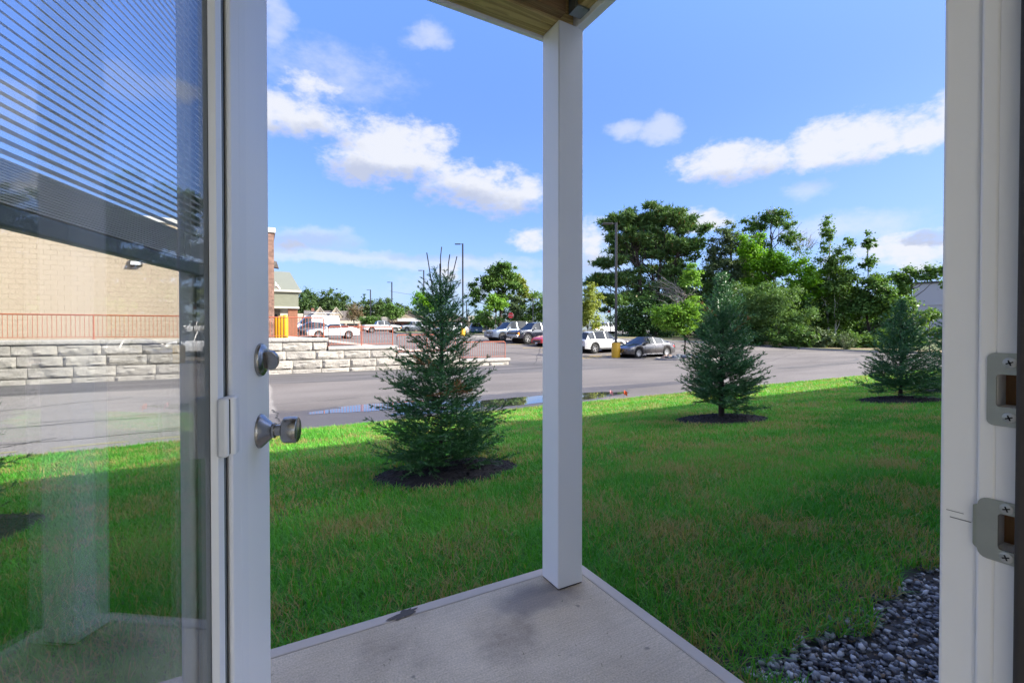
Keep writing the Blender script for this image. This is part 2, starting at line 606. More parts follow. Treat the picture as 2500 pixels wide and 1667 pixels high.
fg.add([(-1200, 150, -1.3), (1200, 150, -1.3), (1200, 150, 1.0), (-1200, 150, 1.0)], [(0, 1, 2, 3)])
fg.build('far_field', far_ground, kind='structure', fix=False)

# cracks and a sawn seam in the asphalt: narrow sealed strips lying on the surface
crack_m = mat('crack_sealer', (0.030, 0.029, 0.028), 0.8)


def strip(mb, pts, w, dz=0.005):
    pts = [Vector((p[0], p[1], 0)) for p in pts]
    L, Rr = [], []
    for i, p in enumerate(pts):
        t = pts[min(i + 1, len(pts) - 1)] - pts[max(i - 1, 0)]
        t.normalize()
        nrm = Vector((-t.y, t.x, 0)) * (w * 0.5 * (0.6 + 0.8 * random.random()))
        for s, l in ((1, L), (-1, Rr)):
            q = p + nrm * s
            l.append((q.x, q.y, land_z(q.x, q.y) + dz))
    n = len(pts)
    mb.add(L + Rr, [(i, i + 1, n + i + 1, n + i) for i in range(n - 1)])


def wander(a, b, n, amp, rng):
    a, b = Vector(a), Vector(b)
    d = b - a
    nrm = Vector((-d.y, d.x)).normalized()
    out, off = [], 0.0
    for i in range(n + 1):
        off = off * 0.8 + rng.uniform(-amp, amp)
        out.append(a + d * (i / n) + nrm * off * (1 if 0 < i < n else 0.3))
    return out


random.seed(4)
rng = random.Random(11)
cr = MB()
for a, b, w in [((-7.5, 12.6), (-2.2, 12.9), .03), ((-7, 14.6), (-3.2, 16.9), .035), ((-9, 11.0), (0.2, 10.9), .03), ((-4.4, 10.1), (-3.2, 11.2), .035),
                ((-4.2, 13.2), (2.5, 13.6), .025), ((0.4, 10.3), (0.3, 12.6), .04), ((13, 24.5), (26, 31.0), .05), ((14, 27.5), (24, 27.0), .05),
                ((15, 30), (20, 24), .05), ((17, 33), (22, 28), .05), ((13.5, 22.0), (21, 33), .04), ((19, 16.6), (30, 18.5), .04), ((15, 13.2), (33, 14.0), .05),
                ((12.3, 22.2), (20, 19.0), .05), ((28, 20), (38, 26), .05), ((30, 16), (42, 17.5), .05), ((24, 15.5), (40, 22.5), .04)]:
    strip(cr, wander(a, b, 22, 0.05, rng), w)
cr.build('asphalt_crack', crack_m, kind='structure', fix=False)
# curved tyre marks on the turn into the lot
tm = MB()
tyre_m = mat('tyre_rubber_mark', (0.085, 0.082, 0.080), 0.85)
for r0 in (4.2, 5.7):
    strip(tm, [(16.6 + r0 * math.cos(t), 18.2 + r0 * 0.8 * math.sin(t)) for t in np.linspace(-0.9, 0.9, 20)], 0.16, 0.004)
for r0 in (9.0, 10.4):
    strip(tm, [(22 + r0 * math.cos(t) * 1.6, 17.0 + r0 * 0.35 * math.sin(t)) for t in np.linspace(-1.5, 0.3, 26)], 0.18, 0.004)
tm.build('tyre_mark', tyre_m, kind='structure', fix=False)

# painted bay lines
pl = MB()
paint_m = mat('bay_paint', (0.55, 0.36, 0.05), 0.8, var=0.35, scale=3.0, world=True)
for y0 in (26.4, 29.4, 32.2, 35.0, 37.7):
    strip(pl, [(18.8 + 0.6 * i, y0) for i in range(9)], 0.10, 0.006)
for i in range(8):
    strip(pl, [(18.2 + 0.45 * i, 24.3 + 0.1 * i), (18.5 + 0.45 * i, 25.6 + 0.1 * i)], 0.11, 0.006)
pl.build('bay_line', paint_m, kind='structure', fix=False)
pw = MB()
for i in range(12):
    strip(pw, [(8 + 1.2 * i, 45 + 3 * (i % 4)), (12.6 + 1.2 * i, 45 + 3 * (i % 4))], 0.10, 0.006)
pw.build('white_bay_line', mat('white_bay_paint', (0.6, 0.6, 0.58), 0.8), kind='structure', fix=False)
# yellow survey paint sprayed along the lawn edge of the road
sy = MB()
for x0, x1 in ((-6.2, -5.5), (-5.3, -4.7), (-4.2, -3.4), (-3.0, -2.0), (-1.8, -1.2)):
    strip(sy, [(x0 + (x1 - x0) * i / 4, 10.22 + 0.03 * math.sin(7 * i)) for i in range(5)], 0.09, 0.006)
sy.build('survey_paint', mat('survey_paint', (0.30, 0.28, 0.13), 0.85, var=0.5, scale=14, world=True), kind='structure', fix=False)


def outline_disc(cx, cy, rx, ry, wob, n, seed, rot=0.0):
    out = []
    for i in range(n):
        t = 2 * math.pi * i / n
        q = 1 + wob * mnoise.noise((math.cos(t) * 1.7 + seed, math.sin(t) * 1.7, seed * 1.3)) + 0.4 * wob * mnoise.noise((math.cos(t) * 5 + seed, math.sin(t) * 5, 2.0))
        x, y = rx * math.cos(t) * q, ry * math.sin(t) * q
        out.append((cx + x * math.cos(rot) - y * math.sin(rot), cy + x * math.sin(rot) + y * math.cos(rot)))
    return out


# standing water on the road beside the lawn
water = bpy.data.materials.new('puddle_water')
water.use_nodes = True
_k = NT(water.node_tree)
_o = _k.n('ShaderNodeOutputMaterial')
_b = _k.n('ShaderNodeBsdfPrincipled')
_b.inputs['Base Color'].default_value = (0.035, 0.034, 0.034, 1)
_b.inputs['Roughness'].default_value = 0.015
_b.inputs['Specular IOR Level'].default_value = 0.5
_b.inputs['Coat Weight'].default_value = 0.6
_b.inputs['Coat Roughness'].default_value = 0.0
_k.put(_o.inputs[0], _b.outputs[0])
for cx, cy, rx, ry, sd in ((3.2, 11.75, 1.9, 0.62, 3.0), (7.0, 10.85, 2.6, 0.68, 8.0), (3.6, 10.5, 1.1, 0.24, 5.0)):
    pd = MB()
    o = outline_disc(cx, cy, rx, ry, 0.35, 64, sd, 0.02)
    pd.add([(x, y, ROAD_Z + 0.006) for x, y in o], [tuple(range(64))])
    pd.build('puddle', water, kind='structure', fix=False)

# ------------------------------------------------------------------ grass
GRASS = leaf_mat('grass_blade', (0.026, 0.225, 0.008), (0.180, 0.490, 0.055), trans=0.40, dead=0.42, dead_col=(0.38, 0.31, 0.11), patch=0.50, pscale=1.0, gloss=0.05, stretch=(0.3, 1, 1))


def grass(name, x0, x1, y0, y1, dens, length, width, seg, seed, keep=None, density_fn=None):
    rg = np.random.default_rng(seed)
    n = int((x1 - x0) * (y1 - y0) * dens)
    x = rg.uniform(x0, x1, n)
    y = rg.uniform(y0, y1, n)
    # blades stand in small clumps
    cx, cy = np.round(x / 0.05) * 0.05, np.round(y / 0.05) * 0.05
    pull = 0.45 * rg.random(n)
    x, y = x + (cx - x) * pull, y + (cy - y) * pull
    # only what can be seen from near the doorway
    brg = np.degrees(np.arctan2(x, y))
    ok = (brg > -32) & (brg < 80)
    if keep is not None:
        ok &= keep(x, y)
    x, y = x[ok], y[ok]
    n = len(x)
    z = -0.075 - np.maximum(0, y - 1.8) * 0.0925 - 0.012
    az = rg.uniform(0, 2 * np.pi, n)
    L = length * rg.uniform(0.5, 1.25, n)
    lean = rg.uniform(0.25, 1.15, n)
    dx, dy = np.cos(az), np.sin(az)
    wd = width * rg.uniform(0.7, 1.3, n)
    px, py = -dy * wd / 2, dx * wd / 2
    base = np.stack([x, y, z], 1)
    side = np.stack([px, py, np.zeros(n)], 1)
    top_r = L * np.sin(lean * 1.25)
    top_h = L * np.cos(lean * 1.1) * 0.9
    tip = base + np.stack([dx * top_r, dy * top_r, top_h], 1)
    if seg == 1:
        v = np.stack([base - side, base + side, tip], 1).reshape(-1, 3)
        f = np.arange(3 * n).reshape(-1, 3)
        return np_mesh(name, v, f, GRASS, None, 'stuff')
    mid = base + np.stack([dx * top_r * 0.38, dy * top_r * 0.38, top_h * 0.68], 1)
    v = np.stack([base - side, base + side, mid + side * 0.8, mid - side * 0.8, tip], 1).reshape(-1, 3)
    i = np.arange(n)[:, None] * 5
    f = np.concatenate([i + np.array([[0, 1, 2]]), i + np.array([[0, 2, 3]]), i + np.array([[3, 2, 4]])], 0)
    return np_mesh(name, v, f, GRASS, None, 'stuff')


MULCH = [(-2.15, 4.75, 0.72, 0.62), (1.66, 4.38, 0.73, 0.60), (6.75, 5.0, 0.80, 0.66), (11.45, 4.35, 0.90, 0.70), (14.35, 4.3, 0.9, 0.7)]


def keep_lawn(x, y):
    on_slab = (x < 1.352 + 0.012 * np.sin(x * 9 + y * 23)) & (y < 1.816)
    gy = 0.97 + 0.05 * np.sin(x * 5.1) + 0.03 * np.sin(x * 13.7 + 1)
    gravel = (y < gy) & (x > 1.53 + 0.05 * np.sin(y * 17))
    k = ~on_slab & ~gravel
    for cx, cy, rx, ry in MULCH:
        a = np.arctan2(y - cy, x - cx)
        w = 1 + 0.06 * np.sin(3 * a + cx) + 0.05 * np.sin(7 * a + cy) + 0.03 * np.sin(23 * a)
        k &= ((x - cx) / rx) ** 2 + ((y - cy) / ry) ** 2 > w
    edge = 9.83 + 0.05 * np.sin(x * 3.3) + 0.03 * np.sin(x * 11)
    k &= y < edge
    return k


grass('grass', -2.6, 5.0, 0.75, 3.6, 9500, 0.082, 0.0044, 2, 1, keep_lawn)
grass('grass', 5.0, 9.0, 0.75, 3.6, 4000, 0.075, 0.007, 2, 2, keep_lawn)
grass('grass', -3.6, 9.0, 3.6, 6.2, 4400, 0.076, 0.0065, 2, 3, keep_lawn)
grass('grass', -6.5, 12.0, 6.2, 9.9, 2300, 0.070, 0.010, 1, 4, keep_lawn)
grass('grass', 9.0, 18.0, 0.8, 6.2, 2000, 0.075, 0.011, 1, 5, keep_lawn)
grass('grass', 12.0, 30.0, 6.2, 9.9, 1000, 0.075, 0.017, 1, 6, keep_lawn)
grass('grass', 18.0, 40.0, 1.0, 6.2, 550, 0.08, 0.024, 1, 7, keep_lawn)

# mulch rings: a dark mound covered in bark chips
mulch_m = mat('bark_mulch', (0.018, 0.014, 0.012), 0.95, var=0.6, scale=30, world=True, bump=0.6, bscale=60)


def chips(name, pts, size, m, seed, flat=0.35, jitter=True):
    rg = np.random.default_rng(seed)
    n = len(pts)
    base = np.array([(-1, -.4, 0), (1, -.5, 0), (.9, .5, .1), (-.8, .4, .1), (0, 0, .5)], float)
    s = size * rg.uniform(0.5, 1.4, (n, 1, 1)) * np.array([1, 0.8, 0.7])
    v = base[None] * s
    a = rg.uniform(0, 2 * np.pi, n)
    tl = rg.uniform(-flat, flat, n)
    ca, sa, ct, st = np.cos(a), np.sin(a), np.cos(tl), np.sin(tl)
    x, y, z = v[..., 0], v[..., 1], v[..., 2]
    z2 = z * ct[:, None] + x * st[:, None]
    x2 = x * ct[:, None] - z * st[:, None]
    v = np.stack([x2 * ca[:, None] - y * sa[:, None], x2 * sa[:, None] + y * ca[:, None], z2], -1) + pts[:, None, :]
    i = np.arange(n)[:, None] * 5
    f = np.concatenate([i + np.array([q]) for q in ([0, 1, 4], [1, 2, 4], [2, 3, 4], [3, 0, 4])], 0)
    return np_mesh(name, v.reshape(-1, 3), f, m, None, 'stuff')


for q, (cx, cy, rx, ry) in enumerate(MULCH):
    rg = np.random.default_rng(40 + q)
    md = MB()
    ring = outline_disc(cx, cy, rx * 1.02, ry * 1.02, 0.08, 36, q + 1.0)
    inner = [(cx + (x - cx) * 0.6, cy + (y - cy) * 0.6) for x, y in ring]
    md.add([(x, y, lawn_z(y) - 0.008) for x, y in ring] + [(x, y, lawn_z(y) + 0.045) for x, y in inner] + [(cx, cy, lawn_z(cy) + 0.06)],
           [(i, (i + 1) % 36, 36 + (i + 1) % 36, 36 + i) for i in range(36)] + [(36 + i, 36 + (i + 1) % 36, 72) for i in range(36)])
    md.build('mulch_bed', mulch_m, kind='stuff', fix=False)
    n = 1500
    rr, th = np.sqrt(rg.random(n)), rg.uniform(0, 2 * np.pi, n)
    px, py = cx + rx * rr * np.cos(th), cy + ry * rr * np.sin(th)
    pz = np.array([lawn_z(t) for t in py]) + np.interp(rr, [0, 0.6, 1], [0.06, 0.045, -0.005])
    chips('mulch', np.stack([px, py, pz], 1), 0.024, mulch_m, q, 0.6)

# drip-edge gravel along the house
def gravel():
    bm = bmesh.new()
    bmesh.ops.create_icosphere(bm, subdivisions=1, radius=1.0)
    co = np.array([v.co[:] for v in bm.verts])
    fc = np.array([[v.index for v in f.verts] for f in bm.faces])
    bm.free()
    rg = np.random.default_rng(9)
    n = 13000
    x = 1.50 + rg.random(n) ** 2.0 * 9.0
    y = rg.uniform(0.2, 1.02, n)
    size = rg.uniform(0.006, 0.0155, n) * (1 + 0.3 * (x > 3))
    z = np.array([lawn_z(t) for t in y]) - 0.035 + rg.uniform(0.0, 0.03, n)
    q = co[None] * (1 + rg.uniform(-0.36, 0.30, (n, len(co), 1)))
    q = q * np.stack([rg.uniform(0.8, 1.5, n), rg.uniform(0.7, 1.1, n), rg.uniform(0.35, 0.75, n)], 1)[:, None, :] * size[:, None, None]
    a, t = rg.uniform(0, 2 * np.pi, n)[:, None], rg.uniform(-0.7, 0.7, n)[:, None]
    X, Yv, Z = q[..., 0], q[..., 1], q[..., 2]
    X, Z = X * np.cos(t) - Z * np.sin(t), X * np.sin(t) + Z * np.cos(t)
    X, Yv = X * np.cos(a) - Yv * np.sin(a), X * np.sin(a) + Yv * np.cos(a)
    v = np.stack([X + x[:, None], Yv + y[:, None], Z + z[:, None]], -1).reshape(-1, 3)
    f = (fc[None] + (np.arange(n) * len(co))[:, None, None]).reshape(-1, 3)
    m = bpy.data.materials.new('bluestone_gravel')
    m.use_nodes = True
    k = NT(m.node_tree)
    out = k.n('ShaderNodeOutputMaterial')
    b = k.n('ShaderNodeBsdfPrincipled')
    k.put(out.inputs[0], b.outputs[0])
    rnd = k.n('ShaderNodeNewGeometry').outputs['Random Per Island']
    c = k.ramp(rnd, [(0.0, (0.045, 0.046, 0.050)), (0.35, (0.14, 0.14, 0.15)), (0.7, (0.30, 0.30, 0.305)), (0.93, (0.55, 0.55, 0.54)), (0.97, (0.26, 0.19, 0.13))])
    k.put(b.inputs['Base Color'], c)
    b.inputs['Roughness'].default_value = 0.6
    np_mesh('gravel', v, f, m, None, 'stuff')


gravel()

# ------------------------------------------------------------------ our own building, the slab and the porch
white_paint = mat('white_paint', (0.87, 0.87, 0.86), 0.35, var=0.03, scale=3)
white_vinyl = mat('white_vinyl', (0.88, 0.88, 0.87), 0.38, var=0.02, scale=2, bump=0.03, bscale=160)
interior_white = mat('interior_wall_paint', (0.78, 0.77, 0.74), 0.7)
siding_m = mat('house_siding', (0.66, 0.66, 0.64), 0.6)
roof_m = mat('dark_shingle', (0.07, 0.07, 0.075), 0.9)
WX = 0.6459                                       # plane of the right jamb
bld = thing('house', 'house with the open porch doorway we look out from', 'house', (0, 0, 0))
for name, bx in (('wall', (-16, -0.33, 0.02, 0.165, -0.25, 5.35)), ('wall', (WX + 0.055, 40, 0.02, 0.165, -0.25, 5.35)), ('wall', (-0.33, WX + 0.055, 0.02, 0.165, 2.10, 5.35)),
                 ('wall', (-16, -2.95, -3.85, -3.7, -0.25, 5.35)), ('wall', (3.95, 40, -3.85, -3.7, -0.25, 5.35)), ('wall', (-2.95, 3.95, -3.85, -3.7, 2.40, 5.35)), ('wall', (-2.95, 3.95, -3.85, -3.7, -0.25, 0.05)),
                 ('wall', (-16.15, -16, -3.85, 0.165, -0.25, 5.35)), ('wall', (40, 40.15, -3.85, 0.165, -0.25, 5.35))):
    MB().box(*bx).build(name, siding_m, bld)
MB().box(-3.0, 4.0, -3.7, 0.018, -0.06, 0.0).build('floor', mat('pale_floor', (0.66, 0.62, 0.56), 0.6, var=0.1), bld)
MB().box(-3.0, 4.0, -3.7, 0.018, 2.45, 2.5).build('ceiling', interior_white, bld)
for bx in ((-3.05, -3.0, -3.7, 0.018, 0, 2.45), (4.0, 4.05, -3.7, 0.018, 0, 2.45), (-16, -3.05, -3.7, 0.018, 2.6, 2.65), (4.05, 40, -3.7, 0.018, 2.6, 2.65)):
    MB().box(*bx).build('partition', interior_white, bld)
for i in range(4):                               # unseen wide back window, added so the sun brightens the room
    x0 = -2.95 + i * 1.725
    w_ = MB()
    w_.box(x0, x0 + 0.05, -3.82, -3.73, 0.05, 2.40).box(x0 + 1.675, x0 + 1.725, -3.82, -3.73, 0.05, 2.40).box(x0 + 0.05, x0 + 1.675, -3.82, -3.73, 0.05, 0.10).box(x0 + 0.05, x0 + 1.675, -3.82, -3.73, 2.35, 2.40)
    f_ = w_.build('window', white_paint, bld)
    MB().box(x0 + 0.05, x0 + 1.675, -3.778, -3.772, 0.10, 2.35).build('added_pane', glass_mat(), f_)
MB().prism([(-4.3, 5.36), (0.46, 5.36), (0.46, 5.5), (-1.9, 6.5), (-4.3, 5.5)], 'x', -16.4, 40.4).build('roof', roof_m, bld)

conc = bpy.data.materials.new('broom_concrete')
conc.use_nodes = True
_k = NT(conc.node_tree)
_o = _k.n('ShaderNodeOutputMaterial')
_b = _k.n('ShaderNodeBsdfPrincipled')
_k.put(_o.inputs[0], _b.outputs[0])
_p = _k.n('ShaderNodeNewGeometry').outputs['Position']
_c = _k.mix(_k.sm(_k.noise(_p, 2.2, 5.0, 0.6), 0.3, 0.7), (0.55, 0.44, 0.295), (0.70, 0.575, 0.405))
_st = _k.sm(_k.noise(_k.v('ADD', _p, (3.7, 1.3, 0)), 1.6, 5.0, 0.6), 0.50, 0.68)
_c = _k.mix(_k.m('MULTIPLY', _st, 0.62), _c, (0.20, 0.150, 0.105))
_br = _k.noise(_k.v('MULTIPLY', _p, (1.2, 60, 1)), 3.0, 4.0, 0.6)
_c = _k.mix(1.0, _c, _k.ramp(_br, [(0.3, (0.88, 0.88, 0.88)), (0.7, (1.09, 1.09, 1.09))]), 'MULTIPLY')
_c = _k.mix(1.0, _c, _k.ramp(_k.noise(_p, 160, 3.0, 0.7), [(0.3, (0.72, 0.72, 0.72)), (0.7, (1.2, 1.2, 1.2))]), 'MULTIPLY')
# a few dark drips
_dr = _k.sm(_k.noise(_p, 13.0, 2.0, 0.5), 0.70, 0.76)
_c = _k.mix(_k.m('MULTIPLY', _dr, 0.6), _c, (0.09, 0.08, 0.07))
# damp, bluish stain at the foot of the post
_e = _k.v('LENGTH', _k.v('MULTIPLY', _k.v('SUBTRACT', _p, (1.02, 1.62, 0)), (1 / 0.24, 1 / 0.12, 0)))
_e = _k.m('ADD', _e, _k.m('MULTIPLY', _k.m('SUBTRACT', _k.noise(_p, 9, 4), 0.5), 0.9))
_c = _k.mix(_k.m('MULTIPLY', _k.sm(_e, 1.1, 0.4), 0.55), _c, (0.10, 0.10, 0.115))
_k.put(_b.inputs['Base Color'], _c)
_b.inputs['Roughness'].default_value = 0.85
_bp = _k.n('ShaderNodeBump')
_bp.inputs['Strength'].default_value = 0.5
_bp.inputs['Distance'].default_value = 0.004
_k.put(_bp.inputs['Height'], _k.m('ADD', _k.m('MULTIPLY', _br, 0.6), _k.noise(_p, 160, 3.0, 0.7)))
_k.put(_b.inputs['Normal'], _bp.outputs[0])
smooth_conc = mat('trowelled_concrete', (0.54, 0.46, 0.365), 0.75, var=0.22, scale=5, world=True, bump=0.15, bscale=90)

SX, SY = 1.347, 1.811
MB().box(-1.6, SX - 0.058, 0.17, SY - 0.058, -0.20, 0.0).build('patio', conc, kind='structure')
pe = MB()
pe.box(-1.6, SX, SY - 0.0545, SY, -0.20, 0.001).box(SX - 0.0545, SX, 0.17, SY - 0.0545, -0.20, 0.001)
pe.build('patio_edge', smooth_conc, kind='structure', bevel=0.006)
pg = MB()
pg.box(-1.6, SX - 0.055, 0.17, SY - 0.055, -0.2, -0.006)
pg.build('patio_joint', mat('dark_joint', (0.10, 0.075, 0.06), 0.95), kind='structure')  # dark brown fill showing in the joint inside the edge band
# a muddy smear on the trowelled edge
sm_ = MB()
o = outline_disc(0.50, SY - 0.035, 0.055, 0.022, 0.7, 28, 4.4, 0.2)
sm_.add([(x, y, 0.004) for x, y in o], [tuple(range(28))])
sm_.build('mud_smear', mat('mud', (0.10, 0.085, 0.07), 0.9, var=0.4, scale=60, world=True), kind='structure', fix=False)
# grass clippings blown on to the slab
rg = np.random.default_rng(77)
cl = MB()
for i in range(46):
    x, y, a = rg.uniform(-0.2, 1.3), rg.uniform(0.75, 1.75), rg.uniform(0, 6.28)
    l, w = rg.uniform(0.006, 0.022), 0.0013
    dx, dy = math.cos(a), math.sin(a)
    if 1.1 < x < 1.27 and 1.6 < y < 1.76:
        continue
    cl.add([(x - dy * w, y + dx * w, 0.002), (x + dy * w, y - dx * w, 0.002), (x + dx * l, y + dy * l, 0.004)], [(0, 1, 2)])
cl.build('grass_clipping', mat('dry_clipping', (0.085, 0.085, 0.035), 0.9), kind='stuff', fix=False)


def wood(name, c1, c2, axis, scale=9.0):
    m = bpy.data.materials.new(name)
    m.use_nodes = True
    k = NT(m.node_tree)
    out = k.n('ShaderNodeOutputMaterial')
    b = k.n('ShaderNodeBsdfPrincipled')
    k.put(out.inputs[0], b.outputs[0])
    tc = k.n('ShaderNodeTexCoord').outputs['Object']
    st = [1.0, 1.0, 1.0]
    st['xyz'.index(axis)] = 0.055
    q = k.v('ADD', k.v('MULTIPLY', tc, tuple(st)), k.v('MULTIPLY', k.n('ShaderNodeObjectInfo').outputs['Random'], (3.0, 5.0, 7.0)))
    w = k.noise(q, scale * 2.0, 3.0, 0.5, 0.6)
    ring = k.m('FRACT', k.m('MULTIPLY', w, 9.0))
    ring = k.m('MULTIPLY', k.sm(ring, 0.0, 0.75), k.sm(ring, 1.0, 0.85))
    fib = k.noise(k.v('MULTIPLY', q, (1, 1, 1)), 90.0, 3.0, 0.6)
    c = k.mix(k.m('ADD', k.m('MULTIPLY', ring, 0.65), k.m('MULTIPLY', fib, 0.35)), c1, c2)
    k.put(b.inputs['Base Color'], c)
    b.inputs['Roughness'].default_value = 0.75
    bp = k.n('ShaderNodeBump')
    bp.inputs['Strength'].default_value = 0.3
    bp.inputs['Distance'].default_value = 0.003
    k.put(bp.inputs['Height'], ring)
    k.put(b.inputs['Normal'], bp.outputs[0])
    return m


pine_x = wood('treated_pine_along', (0.66, 0.50, 0.21), (0.38, 0.26, 0.09), 'x')
pine_brown = wood('brown_pine_along', (0.38, 0.23, 0.10), (0.21, 0.12, 0.05), 'x')
pine_y = wood('treated_pine_across', (0.66, 0.50, 0.21), (0.38, 0.26, 0.09), 'y')
pine_z = wood('green_treated_pine', (0.38, 0.40, 0.18), (0.23, 0.24, 0.10), 'z')

PX0, PX1, PY0, PY1, PT = 1.121, 1.250, 1.619, 1.748, 2.435
post = thing('porch_post', 'square white sleeved post standing on the corner of the concrete patio', 'post', (PX0 + .0645, PY0 + .0645, 0))
h = 0.0645
MB().box(-h, h, -h, h, 0.004, PT).build('sleeve', white_vinyl, post, bevel=0.005, smooth=40)
MB().box(-0.043, 0.043, -0.043, 0.043, PT - 0.3, PT + 0.26).build('timber_core', pine_z, post)
MB().box(-h + .003, h - .003, -h + .003, h - .003, 0.0006, 0.0036).build('base_gap', mat('dark_gap', (0.02, 0.02, 0.02), 0.9), post)

deck = thing('porch_roof', 'timber porch deck overhead with white trimmed edges', 'porch roof', (0, 0, 0))
BZ = PT + 0.002
for i in range(3):                      # three-ply beam along the front
    y0 = 1.632 + i * 0.0395
    MB().box(-1.7, PX1 - 0.045 - 0.0, y0, y0 + 0.0385, BZ, BZ + 0.235).build('beam_board', pine_x if i else pine_x, deck, bevel=0.003, smooth=40)
MB().box(-1.7, 1.135, 1.590, 1.631, BZ + 0.012, BZ + 0.235).build('joist', pine_brown, deck)
MB().box(-1.7, PX1 + 0.001, 1.7515, 1.772, BZ - 0.012, BZ + 0.30).build('fascia', white_vinyl, deck, bevel=0.003)
MB().box(1.2115, 1.2525, 0.20, 1.615, BZ - 0.010, BZ + 0.30).build('fascia', white_vinyl, deck, bevel=0.004)
MB().box(1.165, 1.2105, 0.20, 1.588, BZ + 0.016, BZ + 0.235).build('joist', pine_y, deck, bevel=0.003)
MB().box(1.2115, 1.2525, 1.6155, 1.7505, BZ - 0.009, BZ + 0.30).build('corner_block', white_vinyl, deck)
for x0 in (-1.2, -0.8, -0.4, 0.0, 0.4, 0.8):
    MB().box(x0, x0 + 0.04, 0.20, 1.588, BZ + 0.012, BZ + 0.235).build('joist', pine_y, deck)
br = MB()
br.box(1.150, 1.1645, 1.545, 1.5885, BZ + 0.010, BZ + 0.18)
br.box(1.150, 1.2105, 1.525, 1.5885, BZ + 0.008, BZ + 0.0145)
br.build('joist_hanger', mat('galvanised_steel', (0.30, 0.33, 0.34), 0.45, 0.8, var=0.3, scale=30), deck)
for i in range(11):
    y0 = 0.20 + i * 0.142
    MB().box(-1.7, 1.27, y0, y0 + 0.137, BZ + 0.236, BZ + 0.262).build('deck_board', pine_x, deck)

# ------------------------------------------------------------------ door frame (strike side)
steel = mat('satin_nickel', (0.36, 0.345, 0.32), 0.26, 1.0, var=0.12, scale=60, bump=0.05, bscale=200)
plate_m = mat('strike_plate_nickel', (0.36, 0.37, 0.33), 0.42, 0.85, var=0.15, scale=40)
screw_m = mat('screw_steel', (0.45, 0.45, 0.43), 0.35, 1.0)
dark_m = mat('dark_recess', (0.012, 0.011, 0.010), 0.9)
raw_wood = mat('raw_mortise_wood', (0.24, 0.12, 0.045), 0.8, var=0.5, scale=80, stretch=(1, 1, 0.2))
bronze = mat('bronze_weatherstrip', (0.035, 0.030, 0.027), 0.7)
fr = thing('door_frame', 'white painted door frame beside the opening, holding the strike plates', 'door frame', (0, 0, 0))
# the jamb is built round its two bolt pockets
YJ0, YJ1 = 0.02, 0.1809
MB().box(WX, WX + 0.032, 0.1669, YJ1, 0, 2.06).build('jamb', white_paint, fr, bevel=0.0025, smooth=40)
MB().box(WX, WX + 0.032, YJ0, 0.1475, 0, 2.06).build('jamb', white_paint, fr)
for z0, z1 in ((0.0, 0.9015), (0.9375, 1.0434), (1.0757, 2.06)):
    MB().box(WX, WX + 0.032, 0.1475, 0.1669, z0, z1).build('jamb', white_paint, fr)
for z0, z1 in ((0.9015, 0.9375), (1.0434, 1.0757)):
    MB().box(WX + 0.026, WX + 0.032, 0.1475, 0.1669, z0, z1).build('bolt_pocket', raw_wood, fr)
MB().box(WX + 0.006, WX + 0.050, YJ1 + 0.0005, 0.2122, -0.02, 2.11).build('brick_mould', white_paint, fr, bevel=0.0035, smooth=40)
MB().box(WX + 0.0325, WX + 0.052, 0.166, YJ1, -0.02, 2.11).build('frame_packing', white_paint, fr)
MB().box(WX - 0.018, WX - 0.0022, 0.09, 0.1500, 0.0, 2.06).build('weatherstrip', bronze, fr, bevel=0.004, smooth=40)
MB().box(-0.3059, -0.2739, YJ0, YJ1, 0, 2.06).build('jamb', white_paint, fr, bevel=0.0025, smooth=40)
MB().box(-0.3059, WX + 0.032, YJ0, YJ1, 2.0605, 2.092).build('head_jamb', white_paint, fr, bevel=0.0025, smooth=40)
MB().box(-0.2735, WX - 0.0005, YJ0, 0.20, 0.0008, 0.022).build('threshold', mat('mill_aluminium', (0.5, 0.5, 0.5), 0.4, 0.9), fr, bevel=0.004)


def rrect(y0, y1, z0, z1, r, n=5):
    pts = []
    for cx, cy, a0 in ((y1 - r, z1 - r, 0), (y0 + r, z1 - r, 90), (y0 + r, z0 + r, 180), (y1 - r, z0 + r, 270)):
        for i in range(n):
            t = R(a0 + 90 * i / (n - 1))
            pts.append((cx + r * math.cos(t), cy + r * math.sin(t)))
    return pts


def plate(outer, inner, lip=None):
    """flat plate in the plane of the jamb with a bolt hole through it"""
    n = len(outer)
    x0, x1 = WX - 0.0018, WX + 0.0002
    mb = MB()
    vs = [(x0, y, z) for y, z in outer] + [(x0, y, z) for y, z in inner] + [(x1, y, z) for y, z in outer] + [(x1, y, z) for y, z in inner]
    fs = []
    for i in range(n):
        j = (i + 1) % n
        fs += [(i, j, n + j, n + i), (2 * n + i, 2 * n + j, j, i), (n + i, n + j, 3 * n + j, 3 * n + i)]
    mb.add(vs, fs)
    return mb


def cross_screw(y, z, parent, M0=None):
    M = Matrix.Translation((WX - 0.0018, y, z)) @ Matrix.Rotation(R(-90), 4, 'Y')
    s = MB().lathe([(0.0052, 0.0), (0.0050, 0.0006), (0.0036, 0.0010), (0.0, 0.0012)], 20, M, close=False).build('screw', screw_m, parent, smooth=50)
    c = MB()
    for a in (20, 110):
        Mr = M @ Matrix.Rotation(R(a), 4, 'Z')
        c.box(-0.0028, 0.0028, -0.0006, 0.0006, 0.0011, 0.00145, Mr)
    c.build('screw_slot', dark_m, parent)


